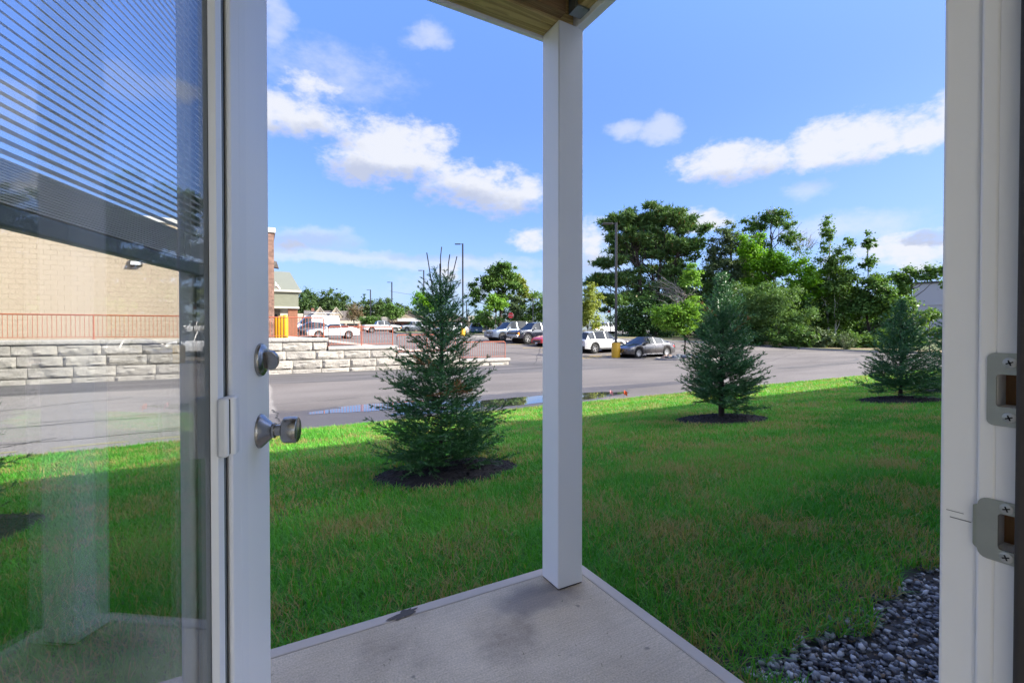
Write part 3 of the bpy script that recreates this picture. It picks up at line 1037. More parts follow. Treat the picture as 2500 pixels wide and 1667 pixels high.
sp1 = plate(rrect(0.1455, 0.1736, 1.0245, 1.097, 0.0055), rrect(0.149, 0.1669, 1.0434, 1.0757, 0.003)).build('deadbolt_strike', plate_m, fr)
cross_screw(0.1575, 1.0875, sp1)
cross_screw(0.1575, 1.0335, sp1)
sp2 = plate(rrect(0.1455, 0.1795, 0.889, 0.950, 0.0075), rrect(0.149, 0.1645, 0.9015, 0.9375, 0.003)).build('latch_strike', plate_m, fr)
cross_screw(0.1585, 0.9435, sp2)
cross_screw(0.1585, 0.8955, sp2)
lp = MB()                                         # the lip that rolls over the edge of the jamb
for i in range(6):
    t0, t1 = R(90 * i / 6), R(90 * (i + 1) / 6)
    a = (WX - 0.0018 + 0.0045 * (1 - math.cos(t0)), 0.1795 + 0.0045 * math.sin(t0))
    b = (WX - 0.0018 + 0.0045 * (1 - math.cos(t1)), 0.1795 + 0.0045 * math.sin(t1))
    z0, z1 = 0.897 + 0.0007 * i, 0.942 - 0.0007 * i
    lp.add([(a[0], a[1], z0), (b[0], b[1], z0), (b[0], b[1], z1), (a[0], a[1], z1)], [(0, 1, 2, 3)])
lp.build('strike_lip', plate_m, sp2, smooth=60)
sc = MB()
sc.box(WX + 0.0052, WX + 0.0059, 0.186, 0.203, 0.9185, 0.9192).box(WX + 0.0052, WX + 0.0059, 0.192, 0.206, 0.9255, 0.9259)
sc.build('scuff', mat('scuff_mark', (0.10, 0.10, 0.11), 0.8), fr)

# ------------------------------------------------------------------ the open glazed door
DW, DT = 0.914, 0.0445
hinge = Vector((-0.2607, 0.213, 0.018))
dv = Vector((0.3057, 0.9521, 0))
door = thing('glazed_door', 'white door standing open at the left with a large glass lite and raised blinds', 'door', hinge)
door.rotation_euler = (0, 0, math.atan2(dv.y, dv.x))
# door space: x from hinge to latch edge, y 0 at the inside face (outside is +y), z up
KX = 0.858                                       # knob line
DH = 2.03
G0, G1, GZ0, GZ1 = 0.155, KX - 0.200, 0.27, 1.93     # glass opening
FX0, FX1, FZ0, FZ1 = G0 - 0.065, KX - 0.104, GZ0 - 0.085, GZ1 + 0.075
slab = MB()
for bx in ((0, FX0 + 0.02, 0, DH), (FX1 - 0.02, DW, 0, DH), (FX0 + 0.02, FX1 - 0.02, 0, FZ0 + 0.02), (FX0 + 0.02, FX1 - 0.02, FZ1 - 0.02, DH)):
    slab.box(bx[0], bx[1], 0.0, DT, bx[2], bx[3])
slab.build('door_leaf', white_paint, door, bevel=0.002, smooth=40)
frame_m = mat('lite_frame_white', (0.84, 0.845, 0.85), 0.4, var=0.03, scale=5)
for side in (0, 1):
    lf = MB()
    yo = (-0.004, 0.006) if side == 0 else (0.0305, DT + 0.006)
    w1 = G1
    for a, b, c, d in ((FX0, G0, FZ0, FZ1), (G1 + (0.053 if side == 0 else 0), FX1, FZ0, FZ1), (G0, G1 + (0.053 if side == 0 else 0), FZ0, GZ0), (G0, G1 + (0.053 if side == 0 else 0), GZ1, FZ1)):
        lf.box(a, b, yo[0], yo[1], c, d)
    lf.build('lite_frame', frame_m, door, bevel=0.005, smooth=40)
# slider track on the latch side of the glass: outer lip, dark slot, inner lip
MB().prism([(G1 - 0.003, 0.0055), (G1 + 0.002, -0.003), (G1 + 0.023, -0.003), (G1 + 0.025, 0.0055)], 'z', GZ0, GZ1).build('track_lip', frame_m, door)
MB().box(G1 + 0.0252, G1 + 0.0528, 0.004, 0.0062, GZ0, GZ1).build('track_slot', mat('black_track', (0.006, 0.006, 0.006), 0.5), door)
MB().box(G1 + 0.034, G1 + 0.0385, 0.0005, 0.0038, GZ0, GZ1).build('track_cord', mat('track_cord', (0.16, 0.18, 0.18), 0.5), door)
MB().box(FX1 + 0.0005, KX - 0.072, -0.0022, 0.0025, FZ0 - 0.02, FZ1 + 0.02).build('frame_flange', frame_m, door, bevel=0.001)
hd = MB()
hz = 0.968 - hinge.z
hd.prism([(G1 + 0.012, -0.0032), (G1 + 0.012, -0.018), (G1 + 0.016, -0.022), (G1 + 0.032, -0.022), (G1 + 0.042, -0.014), (G1 + 0.048, -0.0032)], 'z', hz - 0.046, hz + 0.046)
hs_ = hd.build('blind_slider', white_paint, door, bevel=0.004, smooth=40)
MB().box(G1 - 0.004, G1 + 0.008, -0.018, -0.0032, hz - 0.046, hz + 0.046).build('slider_ear', frame_m, hs_, bevel=0.004, smooth=40)
MB().box(G1 + 0.0082, G1 + 0.0118, -0.017, -0.0034, hz - 0.043, hz + 0.043).build('slider_slot', dark_m, hs_)
# spacer round the sealed unit and the two panes
spm = mat('unit_spacer', (0.16, 0.19, 0.20), 0.5)
spc = MB()
ya, yb = 0.0095, 0.0265
spc.box(G1 + 0.004, G1 + 0.02, ya, yb, GZ0 - 0.012, GZ1 + 0.012).box(G0 - 0.02, G0 - 0.004, ya, yb, GZ0 - 0.012, GZ1 + 0.012)
spc.box(G0 - 0.004, G1 + 0.004, ya, yb, GZ0 - 0.012, GZ0 - 0.002).box(G0 - 0.004, G1 + 0.004, ya, yb, GZ1 + 0.002, GZ1 + 0.012)
spc.build('spacer', spm, door)
GL = glass_mat()
MB().box(G0 - 0.012, G1 + 0.012, 0.0060, 0.0090, GZ0 - 0.01, GZ1 + 0.01).build('glass_pane', GL, door)
MB().box(G0 - 0.012, G1 + 0.012, 0.0270, 0.0300, GZ0 - 0.01, GZ1 + 0.01).build('glass_pane', GL, door)
# blinds between the panes, drawn up to just above eye level
blind_m = mat('blind_slat_white', (0.58, 0.60, 0.62), 0.45)
YM = 0.018
BX0, BX1 = G0 + 0.004, G1 - 0.004
zb = 1.202 - hinge.z
bl = MB().box(BX0, BX1, YM - 0.0065, YM + 0.0065, zb, zb + 0.017).build('blind', mat('blind_rail', (0.17, 0.20, 0.22), 0.4), door, bevel=0.002)
bl['label'] = 'blind inside the door glass, its lower slats gathered on the bottom rail'
slat_bm = MB()
nseg = 4
tilt = R(43)
prof = [(-0.0054 + 0.0108 * i / nseg, 0.0010 * (1 - (2 * i / nseg - 1) ** 2)) for i in range(nseg + 1)]
prof = [(y * math.cos(tilt) - z * math.sin(tilt), y * math.sin(tilt) + z * math.cos(tilt)) for y, z in prof]
lw_ = prof + [(y, z - 0.0004) for y, z in reversed(prof)]
slat_bm.prism(lw_, 'x', BX0, BX1)
slat_me = slat_bm.mesh('slat', blind_m)
n_st = 15
flat_me = MB().box(BX0, BX1, -0.0054, 0.0054, -0.0008, 0.0008).mesh('slat', blind_m)
for i in range(n_st):                            # gathered slats
    share(flat_me, 'slat', bl, (0, YM, zb + 0.0195 + i * 0.0024))
z = zb + 0.0195 + n_st * 0.0024 + 0.0062
while z < GZ1 - 0.03:
    share(slat_me, 'slat', bl, (0, YM, z))
    z += 0.0093
MB().box(BX0, BX1, YM - 0.0068, YM + 0.0068, GZ1 - 0.027, GZ1 - 0.001).build('head_rail', blind_m, bl)
for xx in (BX0 + 0.07, BX1 - 0.060, BX1 - 0.044, BX1 - 0.078):
    MB().box(xx, xx + 0.0009, YM - 0.0072, YM - 0.0063, zb + 0.017, GZ1 - 0.02).build('ladder_cord', mat('ladder_cord', (0.55, 0.57, 0.6), 0.7), bl)
# hardware; turned about an axis standing square off the inside face
Mk = Matrix.Translation((KX, 0, 0.921 - hinge.z)) @ Matrix.Rotation(R(90), 4, 'X')
knob = MB().lathe([(0.0, -0.0005), (0.0335, -0.0005), (0.0335, 0.002), (0.0325, 0.004), (0.023, 0.0135), (0.0165, 0.0205), (0.0135, 0.0235)], 40, Mk, close=False).build('knob', steel, door, smooth=35)
MB().lathe([(0.0150, 0.0235), (0.0150, 0.0275), (0.0112, 0.0280), (0.0112, 0.043), (0.0140, 0.0435)], 32, Mk, close=False).build('knob_neck', steel, knob, smooth=35)
MB().lathe([(0.0, 0.0415), (0.0215, 0.0415), (0.0250, 0.0440), (0.0262, 0.0480), (0.0262, 0.0640), (0.0245, 0.0690), (0.0220, 0.0705), (0.0, 0.0712)], 40, Mk, close=False).build('knob_grip', steel, knob, smooth=35)
Md = Matrix.Translation((KX, 0, 1.061 - hinge.z)) @ Matrix.Rotation(R(90), 4, 'X')
db = MB().lathe([(0.0, -0.0005), (0.0320, -0.0005), (0.0325, 0.003), (0.0310, 0.0065), (0.0270, 0.0085), (0.0250, 0.0105), (0.0185, 0.0125), (0.0, 0.0130)], 40, Md, close=False).build('deadbolt', steel, door, smooth=35)
tt = MB()
Mt = Md @ Matrix.Rotation(R(-64), 4, 'Z')
outl = [(-0.019, 0.012), (0.019, 0.012), (0.021, 0.019), (0.019, 0.027), (0.011, 0.033), (0.0, 0.035), (-0.011, 0.033), (-0.019, 0.027), (-0.021, 0.019)]
n = len(outl)
vs = [Mt @ Vector((u, -0.0048, w)) for u, w in outl] + [Mt @ Vector((u * 0.93, 0.0048, w)) for u, w in outl]
tt.add(vs, [tuple(range(n)), tuple(range(2 * n - 1, n - 1, -1))] + [(i, n + i, n + (i + 1) % n, (i + 1) % n) for i in range(n)])
tt.build('thumb_turn', steel, db, smooth=50, bevel=0.0012)
# outside knob and cylinder
Mo = Matrix.Translation((KX, DT, 0.921 - hinge.z)) @ Matrix.Rotation(R(-90), 4, 'X')
ok_ = MB().lathe([(0.0, 0), (0.0335, 0), (0.0325, 0.004), (0.0165, 0.0205), (0.0115, 0.024), (0.0115, 0.043), (0.0250, 0.044), (0.0262, 0.048), (0.0262, 0.064), (0.022, 0.0705), (0, 0.0712)], 32, Mo, close=False)
ok_.build('outside_knob', steel, door, smooth=35)
MB().box(DW, DW + 0.0008, 0.010, 0.034, 0.893 - hinge.z, 0.949 - hinge.z).build('latch_plate', plate_m, door)

# ------------------------------------------------------------------ stepped block retaining wall and its railings
def block_mat(name, c1, c2):
    m = bpy.data.materials.new(name)
    m.use_nodes = True
    k = NT(m.node_tree)
    out = k.n('ShaderNodeOutputMaterial')
    b = k.n('ShaderNodeBsdfPrincipled')
    k.put(out.inputs[0], b.outputs[0])
    pos = k.n('ShaderNodeNewGeometry').outputs['Position']
    rn = k.n('ShaderNodeObjectInfo').outputs['Random']
    f = k.m('ADD', k.m('MULTIPLY', rn, 0.6), k.m('MULTIPLY', k.noise(pos, 3.0, 5.0, 0.65), 0.5), clamp=True)
    c = k.mix(f, c1, c2)
    c = k.mix(1.0, c, k.ramp(k.noise(pos, 22.0, 4.0, 0.7), [(0.3, (0.78, 0.78, 0.78)), (0.65, (1.1, 1.1, 1.1))]), 'MULTIPLY')
    rust = k.m('MULTIPLY', k.sm(k.noise(k.v('MULTIPLY', pos, (1, 1, 0.3)), 0.9, 3.0), 0.70, 0.80), 0.55)
    c = k.mix(rust, c, (0.42, 0.27, 0.12))
    k.put(b.inputs['Base Color'], c)
    b.inputs['Roughness'].default_value = 0.9
    bp = k.n('ShaderNodeBump')
    bp.inputs['Strength'].default_value = 0.9
    bp.inputs['Distance'].default_value = 0.05
    k.put(bp.inputs['Height'], k.noise(pos, 7.0, 6.0, 0.7))
    k.put(b.inputs['Normal'], bp.outputs[0])
    return m


block_m = block_mat('split_face_block', (0.235, 0.22, 0.20), (0.37, 0.345, 0.305))
cap_m = block_mat('cap_stone', (0.30, 0.285, 0.26), (0.38, 0.36, 0.33))
BL, BH = 1.22, 0.405


def block_mesh(seed, L, H):
    """one split-face block: rough front, sawn margins, plain back"""
    nx, nz = 13, 6
    vs, fs = [], []
    for j in range(nz + 1):
        for i in range(nx + 1):
            u, w = i / nx, j / nz
            d = 0.0
            if 0 < i < nx and 0 < j < nz:
                q = (u * L * 2.3 + seed * 7.1, w * H * 4.0, seed * 3.3)
                d = 0.045 + 0.055 * mnoise.noise(q) + 0.050 * mnoise.noise((q[0] * 2.7, q[1] * 2.7, q[2]))
                d = max(0.0, d)
            vs.append((-L / 2 + 0.010 + u * (L - 0.020), -d, 0.009 + w * (H - 0.018)))
    n0 = nx + 1
    for j in range(nz):
        for i in range(nx):
            a = j * n0 + i
            fs.append((a, a + 1, a + n0 + 1, a + n0))
    o = len(vs)
    x0, x1, z0, z1 = -L / 2 + 0.010, L / 2 - 0.010, 0.009, H - 0.009
    vs += [(x0, 0.5, z0), (x1, 0.5, z0), (x1, 0.5, z1), (x0, 0.5, z1)]
    bot = [i for i in range(n0)]
    top = [nz * n0 + i for i in range(n0)]
    lef = [j * n0 for j in range(nz + 1)]
    rig = [j * n0 + nx for j in range(nz + 1)]
    fs += [tuple(bot[::-1] + [o, o + 1]), tuple(top + [o + 2, o + 3]), tuple(lef + [o + 3, o]), tuple(rig[::-1] + [o + 1, o + 2]), (o, o + 3, o + 2, o + 1)]
    mb = MB()
    mb.add(vs, fs)
    return mb.mesh('block', block_m, smooth=28)


wall = thing('retaining_wall', 'stepped grey concrete block retaining wall with rounded cap stones beside the road', 'wall', (0, WALL_Y, 0))
RUNS = [(-17.0, 2.74, 4), (2.74, 5.93, 3), (5.93, 9.26, 2), (9.26, 12.27, 1)]       # x0, x1, courses above the bottom half course
ZB = ROAD_Z - 0.22
bmeshes = [block_mesh(s, BL, BH) for s in range(6)]
rg = random.Random(5)
XEND = 12.27
for c in range(4):
    xe = [r[1] for r in RUNS if r[2] > c][-1]
    x = xe - (0 if c % 2 == 0 else BL / 2)
    if c % 2:
        share(block_mesh(20 + c, BL / 2, BH), 'block', wall, (xe - BL / 4, 0, ZB + c * BH))
    while x > -17:
        L = BL
        share(bmeshes[rg.randrange(6)], 'block', wall, (x - L / 2, rg.uniform(-.008, .008), ZB + c * BH), (0, 0, 0), (rg.choice((1, 1)), 1, 1))
        x -= L
CAPH = 0.185
joint_m = mat('wall_joint', (0.10, 0.095, 0.088), 0.95)
for (x0, x1, c) in RUNS:
    MB().box(x0, x1 - 0.02, 0.035, 0.48, ZB, ZB + c * BH - 0.01).build('wall_core', joint_m, wall)


def cap_mesh(L):
    prof = [(-0.085, 0.045), (-0.075, 0.02), (-0.05, 0.0), (0.46, 0.0), (0.46, CAPH), (-0.045, CAPH), (-0.075, CAPH - 0.02), (-0.092, CAPH - 0.06)]
    mb = MB()
    mb.prism(prof, 'x', -L / 2 + 0.004, L / 2 - 0.004)
    return mb.mesh('cap', cap_m, smooth=45)


cap_me = cap_mesh(1.6)
CAPTOP = {}
for (x0, x1, c) in RUNS:
    zc = ZB + c * BH
    CAPTOP[(x0, x1)] = zc + CAPH
    x = x1 + 0.06
    while x > x0 + 0.1:
        L = min(1.6, x - x0 - (0.062 if x0 > -10 else 0))
        share(cap_me, 'cap', wall, (x - L / 2, rg.uniform(-.004, .004), zc + 0.001), (0, 0, 0), (L / 1.6, 1, 1))
        x -= L

rail_m = mat('rust_red_paint', (0.33, 0.085, 0.040), 0.5, var=0.2, scale=9)
RAIL_Y = WALL_Y + 0.26
bal_me = MB().tube([(0, 0, 0), (0, 0, 1.0)], 0.0085, 6).mesh('baluster', rail_m, smooth=40)
post_me = MB().tube([(0, 0, 0), (0, 0, 1.0)], 0.024, 8).mesh('rail_post', rail_m, smooth=40)
foot_me = MB().box(-.06, .06, -.05, .05, 0, .012).mesh('foot_plate', rail_m)
RL = ['long rust red railing above the highest wall run, in front of the tan building', 'rust red railing on the second step of the block wall, below the white car',
      'rust red railing on the third step of the wall, half hidden behind the near spruce', 'rust red railing on the lowest step at the end of the block wall']
for ri, (x0, x1, c) in enumerate(RUNS):
    z0 = CAPTOP[(x0, x1)]
    a = max(x0, -11.0) + 0.12
    b = x1 - 0.10
    rl = thing('railing', RL[ri], 'railing', (a, RAIL_Y, z0), 0, 'rust red railings stepping down the block wall')
    Lr, Hh = b - a, 0.92
    r = 0.10
    arc = lambda cx, s: [(cx + s * r * math.sin(R(t)), 0, Hh - r + r * math.cos(R(t))) for t in range(0, 91, 18)]
    pts = list(reversed(arc(r, -1))) + arc(Lr - r, 1)
    MB().tube([(0, 0, 0)] + pts + [(Lr, 0, 0)], 0.024, 8).build('top_rail', rail_m, rl, smooth=50)
    MB().tube([(0.0, 0, 0.09), (Lr, 0, 0.09)], 0.014, 6).build('bottom_rail', rail_m, rl, smooth=50)
    npost = max(1, round(Lr / 1.9)) if ri else max(1, round(Lr / 2.75))
    for i in range(npost + 1):
        xx = Lr * i / npost
        if 0 < i < npost:
            share(post_me, 'rail_post', rl, (xx, 0, 0), (0, 0, 0), (1, 1, Hh))
        share(foot_me, 'foot_plate', rl, (xx, 0, 0.001))
    nb = int(Lr / 0.128)
    for i in range(1, nb):
        share(bal_me, 'baluster', rl, (Lr * i / nb, 0, 0.09), (0, 0, 0), (1, 1, Hh - 0.10))

# kerb and walkway edge up on the lot side of the wall
kb = MB()
kpts = [(1.2, 25.3), (2.6, 26.4), (4.6, 27.8), (7.0, 29.5), (9.5, 31.2), (12.0, 33.2)]
for (xa, ya), (xb, yb_) in zip(kpts[:-1], kpts[1:]):
    d = Vector((xb - xa, yb_ - ya)).normalized()
    nrm = Vector((-d.y, d.x)) * 0.15
    za, zb2 = land_z(xa, ya), land_z(xb, yb_)
    vs = [(xa, ya, za - .1), (xb, yb_, zb2 - .1), (xb + nrm.x, yb_ + nrm.y, zb2 - .1), (xa + nrm.x, ya + nrm.y, za - .1),
          (xa, ya, za + .11), (xb, yb_, zb2 + .11), (xb + nrm.x, yb_ + nrm.y, zb2 + .11), (xa + nrm.x, ya + nrm.y, za + .11)]
    kb.add(vs, [(3, 2, 1, 0), (4, 5, 6, 7), (0, 1, 5, 4), (1, 2, 6, 5), (2, 3, 7, 6), (3, 0, 4, 7)])
kb.build('kerb', mat('kerb_concrete', (0.30, 0.285, 0.27), 0.85, var=0.15, scale=2, world=True), kind='structure')

# ------------------------------------------------------------------ tan block building with its brick corner
tan_m = bpy.data.materials.new('tan_painted_block')
tan_m.use_nodes = True
_k = NT(tan_m.node_tree)
_o = _k.n('ShaderNodeOutputMaterial')
_b = _k.n('ShaderNodeBsdfPrincipled')
_k.put(_o.inputs[0], _b.outputs[0])
_p = _k.n('ShaderNodeNewGeometry').outputs['Position']
_r = _k.n('ShaderNodeObjectInfo').outputs['Random']
_c = _k.mix(_k.m('ADD', _k.m('MULTIPLY', _r, 0.15), _k.m('MULTIPLY', _k.noise(_p, 0.8, 4.0), 0.7), clamp=True), (0.40, 0.325, 0.240), (0.44, 0.36, 0.268))
_k.put(_b.inputs['Base Color'], _c)
_b.inputs['Roughness'].default_value = 0.85
_bp = _k.n('ShaderNodeBump')
_bp.inputs['Strength'].default_value = 0.35
_bp.inputs['Distance'].default_value = 0.01
_k.put(_bp.inputs['Height'], _k.noise(_p, 30, 4.0, 0.7))
_k.put(_b.inputs['Normal'], _bp.outputs[0])
mortar_tan = mat('tan_joint', (0.39, 0.318, 0.235), 0.9)
brick_m = mat('brown_brick', (0.215, 0.125, 0.092), 0.85, var=0.2, scale=7, isl=0.3, world=True)
mortar_m = mat('brick_mortar', (0.29, 0.235, 0.20), 0.9)
BYF, BX1_, BTOP = 24.9, 0.66, 5.78
tb = thing('store_building', 'tan painted block building with brick corner and white coping above the wall', 'building', (0, BYF, 0))
MB().box(-30, -1.62, 0.012, 16, -0.2, BTOP).build('wall', mortar_tan, tb)
MB().box(-1.62, BX1_ - 0.012, 0.012, 16, -0.2, BTOP).build('brick_wall', mortar_m, tb)
MB().box(-30.05, BX1_ + 0.07, -0.07, 16.1, BTOP, BTOP + 0.22).build('coping', mat('white_coping', (0.58, 0.57, 0.55), 0.5), tb)
cb = MB().box(0.0025, 0.3975, -0.002, 0.02, 0.0025, 0.1975).mesh('block', tan_m)
far_cb = MB()
n_ = 0
for j in range(0, 26):
    z = 0.5 + j * 0.2
    x = -1.64 - (0.2 if j % 2 else 0.4) - 0.2
    while x > -9.6:
        if 0.6 <= z < 3.9:
            share(cb, 'block', tb, (x, rg.uniform(-.003, .001), z))
            n_ += 1
        elif z + 0.2 < BTOP:
            far_cb.box(x + .004, x + .396, -0.002, 0.02, z + .004, z + .196)
        x -= 0.4
fb = far_cb.build('upper_block', tan_m, tb, kind='stuff')
bk = MB().box(0.005, 0.198, -0.004, 0.02, 0.005, 0.087).mesh('brick', brick_m)
bh = MB().box(0.005, 0.095, -0.004, 0.02, 0.005, 0.087).mesh('brick', brick_m)
fbk = MB()
for j in range(68):
    z = -0.45 + j * 0.092 + 0.0
    xr = BX1_
    if z < 0.55:
        continue
    if j % 2 == 0:
        share(bh, 'brick', tb, (xr - 0.1, rg.uniform(-.002, .002), z))
        xr -= 0.1
    k_ = 0
    while xr > -1.6:
        if k_ < 2:
            share(bk, 'brick', tb, (xr - 0.203, rg.uniform(-.002, .002), z))
        else:
            fbk.box(xr - 0.203 + .005, xr - .005, -0.004, 0.02, z + .005, z + .087)
        xr -= 0.203
        k_ += 1
    for q in range(24):                       # the return face
        fbk.box(BX1_ - 0.014, BX1_ + 0.004, 0.03 + q * 0.21 + (0.1 if j % 2 else 0), 0.03 + q * 0.21 + 0.2 + (0.1 if j % 2 else 0), z + .005, z + .087)
fbk.build('brickwork', brick_m, tb, kind='stuff')

lamp_dark = mat('bronze_fitting', (0.05, 0.043, 0.038), 0.55)
lens_m = mat('lamp_lens', (0.55, 0.55, 0.52), 0.2)


def wall_pack(label, x, z, side=False):
    t = thing('wall_lamp', label, 'wall lamp', (x, BYF, z), R(90) if side else 0, 'wall lamps on the tan building')
    hb = MB()
    hb.add([(-.21, -.006, -.13), (.21, -.006, -.13), (.21, -.006, .13), (-.21, -.006, .13), (-.21, -.20, -.13), (.21, -.20, -.13), (.19, -.13, .13), (-.19, -.13, .13)],
           [(0, 1, 2, 3), (4, 7, 6, 5), (0, 4, 5, 1), (3, 2, 6, 7), (0, 3, 7, 4), (1, 5, 6, 2)])
    hb.build('housing', lamp_dark, t, bevel=0.008)
    lb = MB()
    lb.add([(-.17, -.195, -.105), (.17, -.195, -.105), (.16, -.150, .05), (-.16, -.150, .05), (-.17, -.203, -.105), (.17, -.203, -.105), (.16, -.158, .05), (-.16, -.158, .05)],
           [(0, 1, 2, 3), (4, 7, 6, 5), (0, 4, 5, 1), (3, 2, 6, 7), (0, 3, 7, 4), (1, 5, 6, 2)])
    lb.build('lens', lens_m, t)


wall_pack('bronze wall lamp on the tan block face, throwing a shadow to its left', -4.55, 3.97)
wp = 0
t = thing('wall_lamp', 'dark wall lamp projecting from the brick corner of the tan building', 'wall lamp', (BX1_ + 0.012, BYF + 0.7, 4.35), R(90), 'wall lamps on the tan building')
hb = MB()
hb.add([(-.20, 0, -.16), (.20, 0, -.16), (.20, 0, .16), (-.20, 0, .16), (-.20, -.22, -.20), (.20, -.22, -.20), (.17, -.12, .14), (-.17, -.12, .14)],
       [(0, 1, 2, 3), (4, 7, 6, 5), (0, 4, 5, 1), (3, 2, 6, 7), (0, 3, 7, 4), (1, 5, 6, 2)])
hb.build('housing', lamp_dark, t, bevel=0.008)
t = thing('security_camera', 'small white security camera on the brick corner below the dark lamp', 'camera', (BX1_ + 0.01, BYF + 0.9, 3.25))
MB().tube([(0, 0, 0), (0.16, 0, 0.02)], 0.025, 8).build('bracket', white_paint, t)
MB().tube([(0.12, -0.10, 0.10), (0.24, 0.06, -0.06)], 0.055, 10).build('camera_body', white_paint, t, smooth=50)
MB().tube([(0.10, -0.12, 0.13), (0.07, -0.14, 0.24)], 0.02, 6).build('aerial', white_paint, t)

yel = mat('safety_yellow', (0.60, 0.33, 0.008), 0.45, var=0.12, scale=3)
bmb = MB().lathe([(0.115, 0), (0.115, 1.0), (0.108, 1.05), (0.08, 1.10), (0.0, 1.12)], 20, close=False)
bol_me = bmb.mesh('bollard', yel, smooth=50)
for i in range(4):
    bx, by = 1.10 - 0.085 * i, 23.95 + i * 1.15
    o = share(bol_me, 'bollard', None, (bx, by, land_z(bx, by)))
    tag(o, ['yellow bollard nearest the railing in the row at the brick corner', 'second yellow bollard back from the railing by the brick corner',
            'third yellow bollard back, next to the brick wall', 'last yellow bollard, furthest from the railing at the brick corner'][i], 'bollard', 'yellow bollards at the brick corner')

# green-roofed entrance with a brick pier, further along the same shops
g = thing('shop_entrance', 'grey green hipped canopy on a brick pier behind the bollards', 'canopy', (0, 0, 0))
gz = 0.65
gm = mat('sage_metal_roof', (0.150, 0.160, 0.128), 0.7, var=0.05, scale=1, world=True)
gf = mat('sage_fascia', (0.150, 0.160, 0.118), 0.7)
gt = mat('pale_trim', (0.36, 0.36, 0.31), 0.6)
rb = MB()
rb.add([(-6, 40.0, 4.25), (2.95, 40.0, 4.25), (2.95, 52, 4.25), (-6, 52, 4.25), (-6, 43.5, 6.05), (2.35, 43.5, 6.05), (2.35, 48.5, 6.05), (-6, 48.5, 6.05)],
       [(3, 2, 1, 0), (4, 5, 6, 7), (0, 1, 5, 4), (1, 2, 6, 5), (2, 3, 7, 6), (3, 0, 4, 7)])
rb.build('roof', gm, g)
MB().box(-6, 2.98, 39.95, 52.05, 4.08, 4.249).build('trim', gt, g)
MB().box(-6, 2.78, 40.15, 51.9, 2.95, 4.079).build('fascia', gf, g)
MB().box(-6, 2.85, 40.1, 51.95, 2.80, 2.949).build('trim', gt, g)
MB().box(2.05, 2.72, 40.3, 41.0, gz - 0.3, 2.799).build('pier', mat('orange_brick', (0.20, 0.085, 0.048), 0.85, var=0.3, scale=6), g)
MB().box(-6, 1.6, 43.5, 51.5, gz - 0.3, 2.799).build('shop_wall', mat('shop_wall', (0.42, 0.38, 0.33), 0.8), g)
MB().box(-2, 1.4, 43.44, 43.497, gz, 2.4).build('shop_glass', mat('dark_shop_glass', (0.03, 0.035, 0.04), 0.08), g)

# ------------------------------------------------------------------ strip of shops across the lot
sm_roof = mat('brown_shingle', (0.105, 0.088, 0.076), 0.9, var=0.25, scale=1.2, world=True)
sm_tan = mat('tan_gable', (0.27, 0.225, 0.165), 0.75)
sm_trim = mat('cream_trim', (0.37, 0.335, 0.27), 0.6)
sm_brick = mat('shop_brick', (0.19, 0.085, 0.06), 0.85, var=0.2, scale=2)
sm_dark = mat('shop_window', (0.025, 0.03, 0.034), 0.1)
sm_white = mat('sign_white', (0.50, 0.49, 0.47), 0.6)
grey_roof = mat('grey_roofing', (0.22, 0.21, 0.20), 0.8)


def local(o, mb, name, m, **kw):
    return mb.build(name, m, o, **kw)


def gable(o, x, w, z0, zw, zt, yf, depth):
    """dormer with a boarded gable and a small window"""
    d = MB()
    d.prism([(x - w / 2, z0), (x + w / 2, z0), (x + w / 2, zw), (x, zt - 0.12), (x - w / 2, zw)], 'y', yf, yf + depth)
    d.build('dormer', sm_tan, o)
    for s in (-1, 1):
        tr = MB()
        tr.prism([(x, zt), (x, zt - 0.22), (x + s * (w / 2 + 0.3), zw - 0.55), (x + s * (w / 2 + 0.3), zw - 0.3)], 'y', yf - 0.12, yf + depth)
        tr.build('barge_board', sm_trim, o)
    MB().box(x - w * 0.30, x + w * 0.30, yf - 0.06, yf - 0.004, z0 + 0.15, zw - 0.35).build('window', sm_dark, o)
    for q in (-0.1, 0.1):
        MB().box(x + q * w - 0.05, x + q * w + 0.05, yf - 0.10, yf - 0.0605, z0 + 0.15, zw - 0.35).build('mullion', sm_trim, o)
    MB().box(x - 0.13, x + 0.13, yf - 0.05, yf - 0.004, zw + 0.3, zw + 0.85).build('gable_vent', sm_roof, o)


mb_ = along(6.1, 110)
mall = thing('shop_row', 'brown roofed row of shops with two tan gabled dormers across the lot', 'shops', (mb_.x, mb_.y, 0.9), R(-6))
MB().box(-14, 9.0, 0.0, 12, -1.5, 2.3).build('wall', sm_brick, mall)
ro = MB()
ro.prism([(-2.2, 2.25), (-2.2, 2.4), (3.4, 4.6), (7.5, 4.6), (12.5, 2.4)], 'x', -3.1, 6.3)
ro.build('roof', sm_roof, mall)
gable(mall, 0.2, 2.3, 2.45, 3.7, 5.3, -1.4, 6.0)
gable(mall, 3.5, 2.3, 2.45, 3.7, 5.3, -1.4, 6.0)
MB().box(-14.5, 9.2, -2.4, -2.2, 1.6, 2.24).build('fascia', sm_trim, mall)
MB().box(-14.2, -3.2, -2.0, 11, 2.31, 3.7).build('parapet', sm_trim, mall)
MB().box(-8.6, -4.6, -2.16, -2.005, 2.5, 3.3).build('sign_board', mat('peach_sign', (0.60, 0.44, 0.33), 0.7), mall)
MB().box(-2.9, -1.5, -2.36, -2.21, 2.3, 3.3).build('sign_board', sm_white, mall)
MB().box(-2.6, -1.8, -2.40, -2.365, 2.6, 2.95).build('sign_print', mat('blue_print', (0.10, 0.14, 0.40), 0.6), mall)
MB().box(-1.6, -1.0, 3.0, 3.6, 4.3, 5.1).build('chimney', sm_brick, mall)
